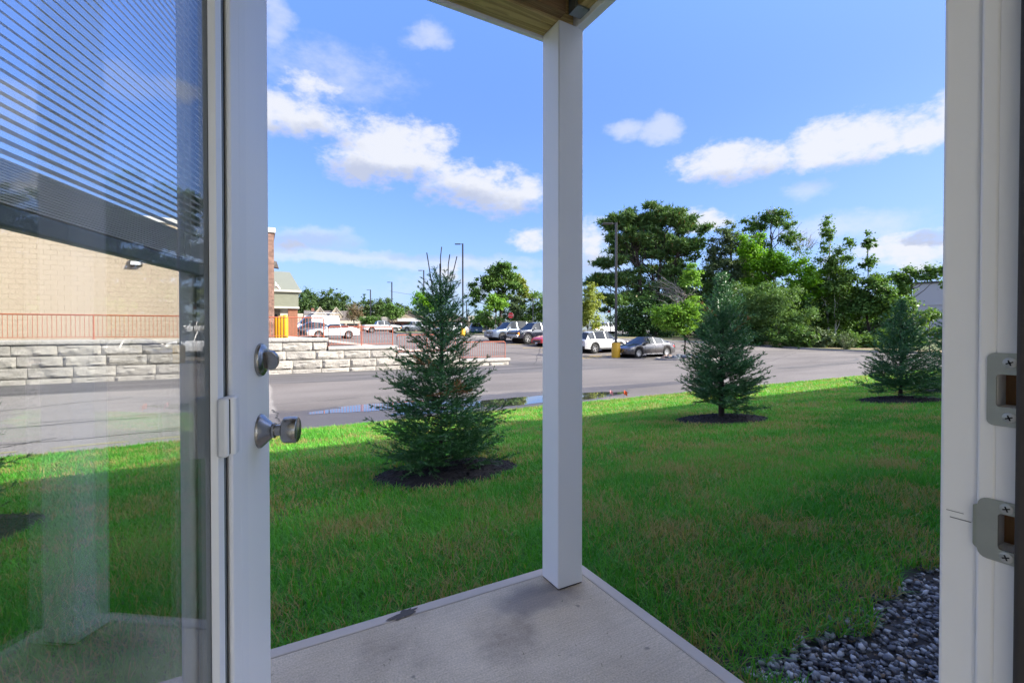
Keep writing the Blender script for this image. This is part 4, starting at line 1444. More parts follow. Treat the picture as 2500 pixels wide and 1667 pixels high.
for x in (-12.5, -9.5, -6.5, -3.5, -0.5, 2.5, 5.5, 8.4):
    MB().box(x - 0.12, x + 0.12, -2.38, -2.12, -1.5, 1.59).build('column', sm_trim, mall)
for x in (-11, -8, -5, -2, 4, 7):
    MB().box(x - 1.1, x + 1.1, -0.06, -0.003, -0.6, 1.6).build('shop_window', sm_dark, mall)

mb2 = along(11.8, 112)
m2 = thing('flat_shop_row', 'low flat roofed shops with a pale fascia behind the white pickup', 'shops', (mb2.x, mb2.y, 0.9), R(-11))
MB().box(-8, 8, 0, 10, -1.5, 2.2).build('wall', sm_brick, m2)
MB().box(-8.2, 8.2, -1.8, 10.2, 2.2, 3.2).build('parapet', sm_trim, m2)
MB().box(2.2, 6.8, -1.95, -1.805, 1.7, 3.0).build('sign_board', grey_roof, m2)
for x in (-6, -2.5, 1, 4.5):
    MB().box(x - 1.3, x + 1.3, -0.06, -0.003, -0.6, 1.7).build('shop_window', sm_dark, m2)
for x in (-7.5, -4, 0, 4, 7.5):
    MB().box(x - 0.15, x + 0.15, -1.75, -1.45, -1.5, 2.199).build('column', sm_trim, m2)

mb3 = along(16.3, 106)
m3 = thing('gabled_shop', 'tan shop with a broad cream gable beyond the grey pickup', 'shops', (mb3.x, mb3.y, 0.9), R(-16))
MB().box(-5, 5, 0, 10, -1.5, 2.0).build('wall', sm_brick, m3)
gb = MB()
gb.prism([(-4.4, 2.0), (4.4, 2.0), (4.4, 2.2), (0, 4.2), (-4.4, 2.2)], 'y', -1.0, 9)
gb.build('gable', sm_tan, m3)
for s in (-1, 1):
    tr = MB()
    tr.prism([(0, 4.5), (0, 4.25), (s * 4.8, 2.0), (s * 4.8, 2.28)], 'y', -1.4, 9)
    tr.build('roof_slope', sm_roof, m3)
MB().box(-2.6, 2.6, -1.08, -1.004, 2.1, 2.8).build('sign_board', sm_white, m3)
for x in (-3, 0, 3):
    MB().box(x - 1.2, x + 1.2, -0.06, -0.003, -0.6, 1.6).build('shop_window', sm_dark, m3)

mb4 = along(21.6, 108)
m4 = thing('far_gabled_shop', 'small cream gabled shop seen past the tall lamp post', 'shops', (mb4.x, mb4.y, 0.9), R(-21))
MB().box(-5, 9, 0, 9, -1.5, 2.2).build('wall', sm_tan, m4)
gb = MB()
gb.prism([(-4, 2.2), (3, 2.2), (-0.5, 4.0)], 'y', -0.8, 8)
gb.build('gable', sm_tan, m4)
for s in (-1, 1):
    tr = MB()
    tr.prism([(-0.5, 4.3), (-0.5, 4.05), (-0.5 + s * 3.9, 2.1), (-0.5 + s * 3.9, 2.35)], 'y', -1.2, 8)
    tr.build('roof_slope', sm_roof, m4)
MB().box(3.5, 9.3, -0.6, 9.2, 2.2, 3.5).build('parapet', sm_trim, m4)
MB().box(4.4, 8.4, -0.06, -0.005, 0.2, 1.6).build('shop_window', sm_dark, m4)
MB().box(-3, 2, -0.06, -0.003, -0.4, 1.7).build('shop_window', sm_dark, m4)

# pale flat-roofed building at the far right
wb = along(71.6, 108)
wbld = thing('pale_building', 'pale grey flat roofed building beyond the trees at the right', 'building', (wb.x, wb.y, 1.2), R(-72))
MB().box(-3, 24, 0, 14, -3, 8.0).build('wall', mat('pale_grey_cladding', (0.46, 0.45, 0.46), 0.7), wbld)
MB().box(-3.2, 24.2, -0.2, 14.2, 8.0, 8.3).build('roof_edge', mat('dark_coping', (0.05, 0.05, 0.055), 0.6), wbld)
MB().box(-3.05, 24.05, -0.12, -0.004, 4.2, 4.4).build('string_course', sm_white, wbld)

# ------------------------------------------------------------------ lamp posts, signs, wires
pole_m = mat('bronze_pole', (0.022, 0.021, 0.024), 0.45)


def lamp_post(label, x, y, top, base=True, w=0.075, arm=-1, dz=0.0, metal=None):
    metal = metal or pole_m
    z = land_z(x, y) + dz
    t = thing('lamp_post', label, 'lamp post', (x, y, z), R(-28.9), 'parking lot lamp posts')
    h = top - z
    z0 = 0.02
    if base:
        bmb = MB().lathe([(0.30, -0.3), (0.30, 0.98), (0.27, 1.03), (0.0, 1.035)], 24, close=False)
        bmb.build('concrete_base', yel, t, smooth=40)
        MB().box(-.17, .17, -.17, .17, 1.036, 1.10).build('base_plate', metal, t)
        z0 = 1.08
    MB().box(-w, w, -w, w, z0, h).build('pole', metal, t, bevel=0.01)
    MB().box(min(0, arm * .32), max(0, arm * .32), -.03, .03, h - 0.09, h - 0.03).build('arm', metal, t)
    MB().box(min(arm * .28, arm * .95), max(arm * .28, arm * .95), -.17, .17, h - 0.11, h - 0.02).build('luminaire', metal, t, bevel=0.02)
    return t


lamp_post('tall dark lamp post on a yellow base between the white car and grey sedan', 21.8, 24.5, 8.55, True, 0.072)
lamp_post('tall dark lamp post on a yellow base rising beyond the near spruce', 21.8, 51.9, 11.6, True, 0.085)
q = along(14.24, 98.2)
lamp_post('dark lamp post standing beyond the white pickup', q.x, q.y, 11.0, False, 0.10)
q = along(11.77, 125.6)
lamp_post('thin lamp post farthest off, left of the one behind the white pickup', q.x, q.y, 11.6, False, 0.11)
q = along(18.03, 81.5)
lamp_post('lamp post mostly hidden behind the top of the near spruce', q.x, q.y, 11.5, False, 0.09)
q = along(23.24, 110.5)
lamp_post('distant lamp post just right of the tall near lamp post', q.x, q.y, 8.0, False, 0.10)
q = along(31.51, 72.1)
lamp_post('grey lamp post in front of the hedge with its head to the right', q.x, q.y, 6.1, False, 0.07, 1, 0, mat('grey_pole', (0.16, 0.16, 0.16), 0.5))

red_m = mat('sign_red', (0.55, 0.02, 0.02), 0.5)


def text_mesh(body, size, m, parent, loc, rot, name='lettering'):
    cu = bpy.data.curves.new(name, 'FONT')
    cu.body = body
    cu.size = size
    cu.align_x = 'CENTER'
    cu.align_y = 'CENTER'
    cu.extrude = 0.004
    tmp = bpy.data.objects.new(name, cu)
    COL.objects.link(tmp)
    me = bpy.data.meshes.new_from_object(tmp.evaluated_get(bpy.context.evaluated_depsgraph_get()))
    bpy.data.objects.remove(tmp)
    me.materials.clear()
    me.materials.append(m)
    o = share(me, name, parent, loc, rot)
    return o


q = along(28.75, 65.0)
st = thing('stop_sign', 'red octagonal STOP sign in front of the hedge and big tree trunk', 'stop sign', (q.x, q.y, land_z(q.x, q.y)), R(-28))
oc = [(0.42 * math.cos(R(22.5 + 45 * i)), 2.75 + 0.42 * math.sin(R(22.5 + 45 * i))) for i in range(8)]
MB().prism(oc, 'y', -0.06, -0.05).build('sign_face', red_m, st)
oc2 = [(x * 1.06, 2.75 + (z - 2.75) * 1.06) for x, z in oc]
MB().prism(oc2, 'y', -0.048, -0.038).build('sign_border', sm_white, st)
text_mesh('STOP', 0.33, sm_white, st, (0, -0.064, 2.75), (R(90), 0, 0))
MB().box(-.03, .03, -.037, .02, 0, 3.1).build('sign_post', mat('grey_pole', (0.16, 0.16, 0.16), 0.5), st)
q = along(41.0, 70.0)
sg = thing('sign_post', 'thin dark post in front of the far white pickup', 'post', (q.x, q.y, land_z(q.x, q.y)))
MB().tube([(0, 0, 0), (0, 0, 7.2)], 0.06, 6).build('pole', pole_m, sg)
MB().box(-.5, .05, -.05, .05, 3.3, 3.7).build('sign_face', red_m, sg)
pwm = MB()
a, b = along(14, 140, 12.5), along(34, 130, 11.5)
pts = [a.lerp(b, i / 24) - Vector((0, 0, 2.0 * (1 - (2 * i / 24 - 1) ** 2))) for i in range(25)]
pwm.tube(pts, 0.035, 4)
tag(pwm.build('power_line', pole_m), 'thin power line crossing the sky low behind the big tree', 'power line')

# survey flags in the edge of the lawn
for nm, lab, px, py, col in (('marker_flag', 'small pink marker flag at the lawn edge', 8.35, 9.62, (0.75, 0.30, 0.36)), ('marker_flag', 'small orange red marker flag right of the pink one', 8.42, 9.15, (0.85, 0.11, 0.03))):
    z = lawn_z(py)
    t = thing(nm, lab, 'flag', (px, py, z), R(-30), 'survey marker flags')
    MB().tube([(0, 0, -0.05), (0.004, 0, 0.27)], 0.003, 5).build('wire', pole_m, t)
    fl = MB()
    vs, n = [], 6
    for dyy in (0.0, 0.0016):
        for i in range(n + 1):
            u = i / n
            for w in (0, 1):
                vs.append((0.004 + 0.085 * u, 0.018 * math.sin(u * 4.0) + dyy, (0.165 if w == 0 else 0.275) - 0.045 * u * u))
    m_ = 2 * (n + 1)
    fs = []
    for i in range(n):
        a_ = 2 * i
        fs += [(a_, a_ + 2, a_ + 3, a_ + 1), (m_ + a_, m_ + a_ + 1, m_ + a_ + 3, m_ + a_ + 2), (a_, m_ + a_, m_ + a_ + 2, a_ + 2), (a_ + 1, a_ + 3, m_ + a_ + 3, m_ + a_ + 1)]
    fs += [(0, 1, m_ + 1, m_), (2 * n, m_ + 2 * n, m_ + 2 * n + 1, 2 * n + 1)]
    fl.add(vs, fs)
    fl.build('flag_cloth', mat('flag_pink' if 'pink marker' in lab else 'flag_orange', col, 0.7), t, smooth=60)

# ------------------------------------------------------------------ verge, traffic islands
verge_m = mat('verge_grass', (0.085, 0.105, 0.030), 0.95, var=0.5, scale=1.2, world=True, bump=0.5, bscale=12)
straw_m = mat('dry_verge', (0.19, 0.15, 0.075), 0.95, var=0.4, scale=1.5, world=True)
kerb_m = mat('kerb_concrete', (0.30, 0.285, 0.27), 0.85)
VK = [(18, 68), (24, 58), (28, 48), (30.5, 42.5), (33, 38.8), (35.5, 37.6), (39.6, 35), (44, 32.2), (46.3, 30), (47, 27), (47.2, 23), (47.2, 14), (47.2, -10)]
VO = [(20, 80), (30, 68), (38, 58), (46, 52), (58, 56), (62, 55), (66, 52), (72, 50), (80, 46), (84, 42), (86, 36), (88, 22), (88, -10)]
for nm, m, a, b, dz in (('verge', verge_m, 0.0, 1.0, 0.12), ('dry_verge_strip', straw_m, 0.03, 0.13, 0.128)):
    mb = MB()
    vs = []
    for (x0, y0), (x1, y1) in zip(VK, VO):
        for s in (0, .05, .15, .3, .6, 1.0):
            s = a + (b - a) * s
            x, y = x0 + (x1 - x0) * s, y0 + (y1 - y0) * s
            vs.append((x, y, land_z(x, y) + dz + 0.25 * min(s, .3)))
    n = 6
    fs = [(i * n + j, i * n + j + 1, (i + 1) * n + j + 1, (i + 1) * n + j) for i in range(len(VK) - 1) for j in range(n - 1)]
    mb.add(vs, fs)
    mb.build(nm, m, kind='structure', fix=False)


def kerb_line(pts, w=0.15, h=0.13, name='kerb', closed=False):
    mb = MB()
    P = [Vector(p) for p in pts]
    prof = []
    for i, p in enumerate(P):
        a = P[i - 1] if i or closed else p
        b = P[(i + 1) % len(P)] if i < len(P) - 1 or closed else p
        d = (b - a).normalized()
        nrm = Vector((-d.y, d.x)) * w / 2
        z = land_z(p.x, p.y)
        prof.append([(p.x - nrm.x, p.y - nrm.y, z - .05), (p.x + nrm.x, p.y + nrm.y, z - .05), (p.x + nrm.x, p.y + nrm.y, z + h), (p.x - nrm.x, p.y - nrm.y, z + h)])
    vs = [q for pr in prof for q in pr]
    fs = []
    m = len(P)
    for i in range(m if closed else m - 1):
        a, b = i * 4, ((i + 1) % m) * 4
        fs += [(a + j, a + (j + 1) % 4, b + (j + 1) % 4, b + j) for j in range(4)]
    mb.add(vs, fs)
    return mb.build(name, kerb_m, kind='structure')


kerb_line(VK)
# stony island under the young tree by the grey sedan
isl = outline_disc(25.6, 21.1, 2.9, 1.35, 0.10, 40, 2.0, -0.05)
kerb_line(isl, closed=True)
im = MB()
im.add([(x, y, land_z(x, y) + 0.06) for x, y in isl] + [(25.6, 21.1, land_z(25.6, 21.1) + 0.22)], [(i, (i + 1) % 40, 40) for i in range(40)])
im.build('island_bed', mat('island_soil', (0.17, 0.115, 0.075), 0.95, var=0.4, scale=2, world=True), kind='structure', fix=False)
rock_ms = [mat('blue_grey_rock', (0.10, 0.115, 0.135), 0.85, var=0.4, scale=6, isl=0.4), mat('tan_rock', (0.29, 0.20, 0.15), 0.85, var=0.25, scale=6, isl=0.25)]


def rock_mesh(seed, m):
    bm = bmesh.new()
    bmesh.ops.create_icosphere(bm, subdivisions=2, radius=1)
    for v in bm.verts:
        q = v.co * 1.4 + Vector((seed * 5.0, seed, 0))
        v.co *= 1 + 0.35 * mnoise.noise(q)
        v.co.z *= 0.6
    me = bpy.data.meshes.new('rock')
    bm.to_mesh(me)
    bm.free()
    me.materials.append(m)
    return me


rk = [rock_mesh(s, rock_ms[s % 2]) for s in range(6)]
rg = random.Random(21)
cnt = {0: 0, 1: 0}
for i in range(64):
    a, r = rg.uniform(0, 2 * math.pi), math.sqrt(rg.random()) * 0.9
    x, y = 25.6 + 2.8 * r * math.cos(a), 21.1 + 1.25 * r * math.sin(a)
    w = 0 if (x < 25.9 and y < 21.6) else 1
    s = rg.uniform(0.10, 0.24) * (1.0 if w == 0 else 0.85)
    o = share(rk[rg.choice((0, 2, 4)) + w], 'rock', None, (x, y, land_z(x, y) + 0.14 + 0.1 * (1 - r)), (rg.uniform(-.3, .3), rg.uniform(-.3, .3), rg.uniform(0, 6)), (s * rg.uniform(1, 1.5), s, s))
    tag(o, ['blue grey rock heaped on the near side of the island by the grey sedan', 'tan rock heaped on the island behind the young tree trunk'][w], 'rock',
        ['blue grey rocks on the traffic island', 'tan rocks on the traffic island'][w])
    cnt[w] += 1
# grass island by the lime green tree in the lot
gi = outline_disc(24.6, 49.0, 3.6, 1.2, 0.12, 32, 7.0, 0.0)
kerb_line(gi, closed=True, w=0.18)
im = MB()
im.add([(x, y, land_z(x, y) + 0.09) for x, y in gi] + [(24.6, 49.0, land_z(24.6, 49.0) + 0.15)], [(i, (i + 1) % 32, 32) for i in range(32)])
im.build('island_grass', verge_m, kind='structure', fix=False)
gi = outline_disc(33.0, 63.0, 6.5, 3.0, 0.12, 32, 4.0, 0.0)
im = MB()
im.add([(x, y, land_z(x, y) + 0.10) for x, y in gi] + [(33, 63, land_z(33, 63) + 0.25)], [(i, (i + 1) % 32, 32) for i in range(32)])
im.build('island_grass', verge_m, kind='structure', fix=False)

# ------------------------------------------------------------------ vehicles
tyre_mt = mat('tyre', (0.018, 0.018, 0.018), 0.85)
rim_mt = mat('alloy_rim', (0.30, 0.30, 0.31), 0.4, 0.85)
glass_car = mat('tinted_car_glass', (0.016, 0.020, 0.024), 0.05, spec=0.45)
trim_blk = mat('black_trim', (0.022, 0.022, 0.024), 0.5)
chrome = mat('chrome', (0.45, 0.45, 0.47), 0.25, 1.0)
lamp_cl = mat('headlamp_clear', (0.62, 0.66, 0.70), 0.10, coat=1.0)
lamp_rd = mat('tail_lamp_red', (0.50, 0.015, 0.02), 0.15, coat=1.0)
lamp_am = mat('marker_amber', (0.75, 0.22, 0.02), 0.2)
plate_w = mat('number_plate', (0.66, 0.66, 0.66), 0.5)
under_m = mat('wheel_well', (0.010, 0.010, 0.010), 0.95)


def wheel_parts(parent, x, y, r, w, side, spokes=5):
    M = Matrix.Translation((x, y, r)) @ Matrix.Rotation(R(90 * side), 4, 'X')
    ty = MB().lathe([(r * .66, -w / 2), (r * .93, -w / 2), (r, -w / 2 + .03), (r, w / 2 - .03), (r * .93, w / 2), (r * .66, w / 2)], 28, M, close=False)
    wh = ty.build('wheel', tyre_mt, parent, smooth=40)
    rm = MB().lathe([(r * .665, -w / 2), (r * .67, w / 2 - .012), (r * .60, w / 2 - .012), (r * .58, w / 2 - .06), (0, w / 2 - .06)], 28, M, close=False)
    rm.build('rim', trim_blk, wh, smooth=40)
    sp = MB()
    for i in range(spokes):
        Mr = M @ Matrix.Rotation(2 * math.pi * i / spokes, 4, 'Z')
        sp.add([Mr @ Vector(p) for p in ((0, -.055, w / 2 - .03), (r * .61, -.035, w / 2 - .012), (r * .61, .035, w / 2 - .012), (0, .055, w / 2 - .03),
                                        (0, -.055, w / 2 - .05), (r * .61, -.05, w / 2 - .04), (r * .61, .05, w / 2 - .04), (0, .055, w / 2 - .05))],
               [(0, 1, 2, 3), (7, 6, 5, 4), (0, 4, 5, 1), (1, 5, 6, 2), (2, 6, 7, 3), (3, 7, 4, 0)])
    sp.lathe([(r * .67, w / 2 - .008), (r * .67, w / 2 - .002), (r * .60, w / 2 - .002), (r * .60, w / 2 - .008)], 28, M, close=False)
    sp.build('spokes', rim_mt, wh)


def car(name, label, cat, x, y, rotz, paint, L=4.6, Wd=1.80, axle=(1.38, -1.32), r=0.33, sill=0.24,
        belt=((-2.3, .86), (-2.1, .98), (-1.2, 1.0), (0.9, .94), (1.6, .84), (2.15, .70), (2.3, .60)),
        roof=((-1.75, 1.0), (-0.95, 1.38), (-0.2, 1.46), (0.25, 1.42), (1.05, .95)),
        pillars=(-1.05, -0.2), glass_x=(-1.55, 0.85), side_glass=None, spokes=5, group='vehicles parked in the lot', dz=0.0,
        low_trim=False, rails=False, chrome_line=True, tail='side', bed=None, nose='grille', windscreen=True, rear_glass=True, roofw=0.58, detail=True):
    """a car body lofted along its length from a belt line, a roof line and wheel arches; +x is forward"""
    t = thing(name, label, cat, (x, y, land_z(x, y) + dz), rotz, group)
    bx, bz = [p[0] for p in belt], [p[1] for p in belt]
    rx, rz = [p[0] for p in roof], [p[1] for p in roof]
    xs = set(np.linspace(-L / 2, L / 2, 30).round(3)) | set(np.round(rx, 3)) | set(np.round(bx, 3))
    R_ = r + 0.065
    for a in axle:
        xs |= set((a + R_ * np.cos(np.linspace(0, np.pi, 13))).round(3))
    for p in pillars:
        xs |= {round(p - .035, 3), round(p + .035, 3)}
    for p in glass_x:
        xs.add(round(p, 3))
    xs = sorted(v for v in xs if -L / 2 <= v <= L / 2)
    xs = [v for i, v in enumerate(xs) if i == 0 or v - xs[i - 1] > 0.012]
    sec = []
    for v in xs:
        zb = sill
        for a in axle:
            if abs(v - a) < R_:
                zb = max(zb, r + math.sqrt(max(0, R_ ** 2 - (v - a) ** 2)))
        end = max(0.0, (abs(v) - (L / 2 - .55)) / .55)
        zb = max(zb, sill + 0.05 * end)
        zt = float(np.interp(v, bx, bz))
        in_roof = rx[0] <= v <= rx[-1]
        zr = max(zt, float(np.interp(v, rx, rz))) if in_roof else zt
        pl_ = 1 - 0.15 * end ** 2.2
        hw = Wd / 2 * pl_
        up = min(1.0, (zr - zt) / 0.42)
        wr = (Wd / 2 - 0.09) * pl_ * (1 - up) + up * roofw * pl_
        zc = max(zb + 0.02, min(zt - .02, zb + 0.3 * (zt - zb)))
        zd = max(zc + 0.01, zb + 0.75 * (zt - zb))
        sec.append([(hw - .035, zb), (hw, zc), (hw, zd), (hw - .045, zt), (wr, max(zr - .035 * up, zt + .012)), (wr * .62, max(zr, zt + .028)), (0, max(zr + .012, zt + .035))])
    n, m = len(xs), 7
    vs = []
    for s in (1, -1):
        for i in range(n):
            for (yy, zz) in sec[i]:
                vs.append((xs[i], s * yy, zz))
    body, glass, wind = [], [], []
    sg = side_glass or glass_x
    for s in (0, 1):
        o = s * n * m
        for i in range(n - 1):
            xm = (xs[i] + xs[i + 1]) / 2
            for j in range(m - 1):
                a = o + i * m + j
                f = (a, a + m, a + m + 1, a + 1) if s == 0 else (a, a + 1, a + m + 1, a + m)
                hgt = (sec[i][4][1] - sec[i][3][1] + sec[i + 1][4][1] - sec[i + 1][3][1]) / 2
                slope = (sec[i + 1][6][1] - sec[i][6][1]) / (xs[i + 1] - xs[i])
                inr = rx[0] < xm < rx[-1]
                if j == 3 and sg[0] < xm < sg[1] and hgt > 0.06 and not any(abs(xm - p) < .035 for p in pillars):
                    glass.append((s, sum(xm > p for p in pillars), f))
                elif j >= 4 and inr and windscreen and slope < -0.28 and xm > 0 and hgt > 0.0:
                    wind.append((0, f))
                elif j >= 4 and inr and rear_glass and slope > 0.28 and xm < 0:
                    wind.append((1, f))
                else:
                    body.append(f)
    # end faces
    for i in (0, n - 1):
        fr_ = [i * m + j for j in range(m)] + [n * m + i * m + j for j in reversed(range(m))]
        body.append(tuple(fr_ if i == 0 else fr_[::-1]))

    def sub(faces, nm, mt, smooth):
        used = sorted({q for f in faces for q in f})
        mp = {q: i for i, q in enumerate(used)}
        mb = MB()
        mb.add([vs[q] for q in used], [tuple(mp[q] for q in f) for f in faces])
        me = mb.mesh(nm, None, None, fix=False)
        bm = bmesh.new()
        bm.from_mesh(me)
        bmesh.ops.remove_doubles(bm, verts=bm.verts, dist=0.0005)
        bmesh.ops.recalc_face_normals(bm, faces=bm.faces)
        bm.to_mesh(me)
        bm.free()
        me.materials.append(mt)
        me.polygons.foreach_set('use_smooth', [True] * len(me.polygons))
        me.set_sharp_from_angle(angle=R(smooth))
        return share(me, nm, t)
    sub(body, 'body', paint, 42)
    for key in sorted({g[:2] for g in glass}):
        sub([g[2] for g in glass if g[:2] == key], 'side_window', glass_car, 30)
    for w_, nm in ((0, 'windscreen'), (1, 'rear_window')):
        if any(g[0] == w_ for g in wind):
            sub([g[1] for g in wind if g[0] == w_], nm, glass_car, 30)
    MB().box(-L / 2 + .25, L / 2 - .25, -Wd / 2 + .24, Wd / 2 - .24, sill - .05, 0.60).build('underbody', under_m, t)
    for a in axle:
        MB().tube([(a, -Wd / 2 + .06, r), (a, Wd / 2 - .06, r)], R_ + .004, 20).build('wheel_arch', under_m, t)
    for a in axle:
        for s in (-1, 1):
            wheel_parts(t, a, s * (Wd / 2 - .12), r, 0.215, -s, spokes)
    zf = float(np.interp(L / 2 - .05, bx, bz))
    ztl = float(np.interp(-L / 2 + .05, bx, bz))
    hwf = Wd / 2 * 0.85
    # headlamps wrap round the front corners
    for s in (-1, 1):
        hl = MB()
        pts = [(L / 2 + .012, s * hwf * .62, zf - .16), (L / 2 - .16, s * (Wd / 2 * .935), zf - .12), (L / 2 - .50, s * (Wd / 2 + .006), zf - .02), (L / 2 - .36, s * (Wd / 2 * .93), zf + .02), (L / 2 + .004, s * hwf * .66, zf - .05)]
        inn = [(p[0] - .06, p[1] * .93, p[2]) for p in pts]
        hl.add(pts + inn, [(0, 1, 2, 3, 4), (9, 8, 7, 6, 5)] + [(i, i + 5, (i + 1) % 5 + 5, (i + 1) % 5) for i in range(5)])
        hl.build('headlight', lamp_cl, t)
        tl = MB()
        pts = [(-L / 2 - .010, s * hwf * .66, ztl - .24), (-L / 2 + .13, s * (Wd / 2 * .95), ztl - .22), (-L / 2 + .42, s * (Wd / 2 + .004), ztl - .10), (-L / 2 + .28, s * (Wd / 2 * .965), ztl - .03), (-L / 2 - .006, s * hwf * .66, ztl - .06)]
        inn = [(p[0] + .06, p[1] * .93, p[2]) for p in pts]
        tl.add(pts + inn, [(4, 3, 2, 1, 0), (5, 6, 7, 8, 9)] + [(i, (i + 1) % 5, (i + 1) % 5 + 5, i + 5) for i in range(5)])
        tl.build('tail_light', lamp_rd, t)
    if nose == 'grille':
        MB().box(L / 2 - .02, L / 2 + .016, -hwf * .52, hwf * .52, zf - .24, zf - .07).build('grille', trim_blk, t, bevel=.01)
        ch = MB()
        for s in (-1, 1):
            ch.prism([(s * hwf * .50, zf - .06), (s * hwf * .58, zf - .06), (s * hwf * .26, zf - .27), (s * hwf * .16, zf - .27)], 'x', L / 2 + .0165, L / 2 + .028)
        ch.box(L / 2 + .0165, L / 2 + .027, -hwf * .19, hwf * .19, zf - .285, zf - .255)
        ch.build('grille_surround', chrome, t)
        em = MB().lathe([(0.062, 0), (0.062, .008), (0.046, .008), (0.046, 0)], 20, Matrix.Translation((L / 2 + .018, 0, zf - .145)) @ Matrix.Rotation(R(90), 4, 'Y'), close=False)
        em.box(L / 2 + .019, L / 2 + .027, -.085, .085, zf - .157, zf - .133)
        em.build('emblem', chrome, t)
    elif nose == 'truck':
        MB().box(L / 2 - .03, L / 2 + .02, -hwf * .60, hwf * .60, zf - .42, zf - .05).build('grille', trim_blk, t, bevel=.01)
        gb_ = MB()
        for q in range(4):
            gb_.box(L / 2 + .0205, L / 2 + .035, -hwf * .62, hwf * .62, zf - .43 + q * .118, zf - .395 + q * .118)
        gb_.build('grille_bar', chrome, t)
        MB().box(L / 2 - .06, L / 2 + .09, -Wd / 2 * .93, Wd / 2 * .93, sill + .10, sill + .34).build('front_bumper', chrome, t, bevel=.03)
        for s in (-1, 1):
            MB().box(L / 2 - .20, L / 2 - .02, s * Wd / 2 * .90 - .03, s * Wd / 2 * .90 + .03, zf - .30, zf - .06).build('marker_lamp', lamp_am, t)
    else:
        MB().box(L / 2 - .02, L / 2 + .014, -hwf * .7, hwf * .7, sill + .12, sill + .26).build('grille', trim_blk, t, bevel=.01)
    MB().box(L / 2 - .02, L / 2 + .012, -hwf * .72, hwf * .72, sill + .08, sill + .17).build('lower_intake', trim_blk, t)
    MB().box(L / 2 + .0135, L / 2 + .036, -.155, .155, zf - .42 + (0.0 if nose != 'truck' else -.18), zf - .30 + (0.0 if nose != 'truck' else -.18)).build('number_plate', plate_w, t)
    MB().box(-L / 2 - .022, -L / 2 - .001, -.155, .155, ztl - .38, ztl - .25).build('number_plate', plate_w, t)
    xm = sg[1] - .12
    zm = float(np.interp(xm, bx, bz))
    for s in (-1, 1):
        mm = MB()
        mm.box(xm - .07, xm + .10, s * (Wd / 2 + .02) if s > 0 else -(Wd / 2 + .20), s * (Wd / 2 + .20) if s > 0 else -(Wd / 2 + .02), zm + .015, zm + .155)
        mm.box(xm, xm + .06, s * (Wd / 2 - .04) if s > 0 else -(Wd / 2 + .03), s * (Wd / 2 + .03) if s > 0 else -(Wd / 2 - .04), zm + .02, zm + .07)
        mm.build('wing_mirror', paint if not low_trim else trim_blk, t, bevel=.02)
    if detail:
        for s in (-1, 1):
            hx = [p for p in pillars][-1:] + [p for p in pillars][:1]
            for p in hx:
                zz = float(np.interp(p, bx, bz)) - .13
                MB().box(p - .02, p + .17, s * (Wd / 2 + .010) - .012, s * (Wd / 2 + .010) + .012, zz, zz + .032).build('door_handle', chrome if chrome_line else paint, t)
            for p in (pillars[-1] + .02, pillars[0] + .0, sg[1] - .05):
                zz = float(np.interp(p, bx, bz))
                MB().box(p - .006, p + .006, s * (Wd / 2 + .001) - .004, s * (Wd / 2 + .001) + .004, sill + .12, zz - .14).build('door_gap', under_m, t)
            MB().box(axle[1] + R_ + .03, axle[0] - R_ - .03, s * (Wd / 2 - .012) - .015, s * (Wd / 2 - .012) + .015, sill - .02, sill + (.10 if low_trim else .035)).build('sill_trim', trim_blk if low_trim else chrome, t)
    if low_trim:
        MB().box(-L / 2 - .015, -L / 2 + .12, -Wd / 2 * .83, Wd / 2 * .83, sill + .02, sill + .24).build('rear_bumper', trim_blk, t, bevel=.02)
        for s in (-1, 1):
            for a in axle:
                ar = MB()
                k_ = 12
                p0 = [(a + (R_ - .004) * math.cos(math.pi * i / k_), r + (R_ - .004) * math.sin(math.pi * i / k_)) for i in range(k_ + 1)]
                p1 = [(a + (R_ + .05) * math.cos(math.pi * i / k_), r + (R_ + .05) * math.sin(math.pi * i / k_)) for i in range(k_ + 1)]
                y0, y1 = s * (Wd / 2 - .01), s * (Wd / 2 + .009)
                vv = [(u, y0, w) for u, w in p0] + [(u, y0, w) for u, w in p1] + [(u, y1, w) for u, w in p0] + [(u, y1, w) for u, w in p1]
                q_ = k_ + 1
                ff = []
                for i in range(k_):
                    ff += [(2 * q_ + i, 2 * q_ + i + 1, 3 * q_ + i + 1, 3 * q_ + i), (q_ + i, q_ + i + 1, 3 * q_ + i + 1, 3 * q_ + i), (i, i + 1, 2 * q_ + i + 1, 2 * q_ + i)]
                ar.add(vv, ff)
                ar.build('arch_trim', trim_blk, t)
    if rails:
        for s in (-1, 1):
            zt_ = float(np.interp(-.4, rx, rz))
            MB().tube([(rx[1] + .1, s * (roofw - .02), zt_ - .02), (rx[1] + .2, s * (roofw - .02), zt_ + .05), (rx[-2] - .2, s * (roofw - .02), zt_ + .05), (rx[-2] - .1, s * (roofw - .02), zt_ - .03)], .018, 6).build('roof_rail', trim_blk, t)
    if bed:
        x0, x1 = bed
        zbt = float(np.interp((x0 + x1) / 2, bx, bz))
        MB().box(x0, x1, -Wd / 2 + .14, Wd / 2 - .14, zbt + .03, zbt + .044).build('bed_liner', under_m, t)
        for s in (-1, 1):
            MB().box(x0 - .02, x1, s * (Wd / 2 - .09) - .05, s * (Wd / 2 - .09) + .05, zbt - .02, zbt + .075).build('bed_rail', paint, t, bevel=.01)
        MB().box(x0 - .06, x0 + .02, -Wd / 2 + .1, Wd / 2 - .1, zbt - .25, zbt + .076).build('tailgate', paint, t, bevel=.01)
        MB().box(-L / 2 - .10, -L / 2 + .03, -Wd / 2 * .88, Wd / 2 * .88, sill + .10, sill + .30).build('rear_bumper', chrome, t, bevel=.02)
    return t


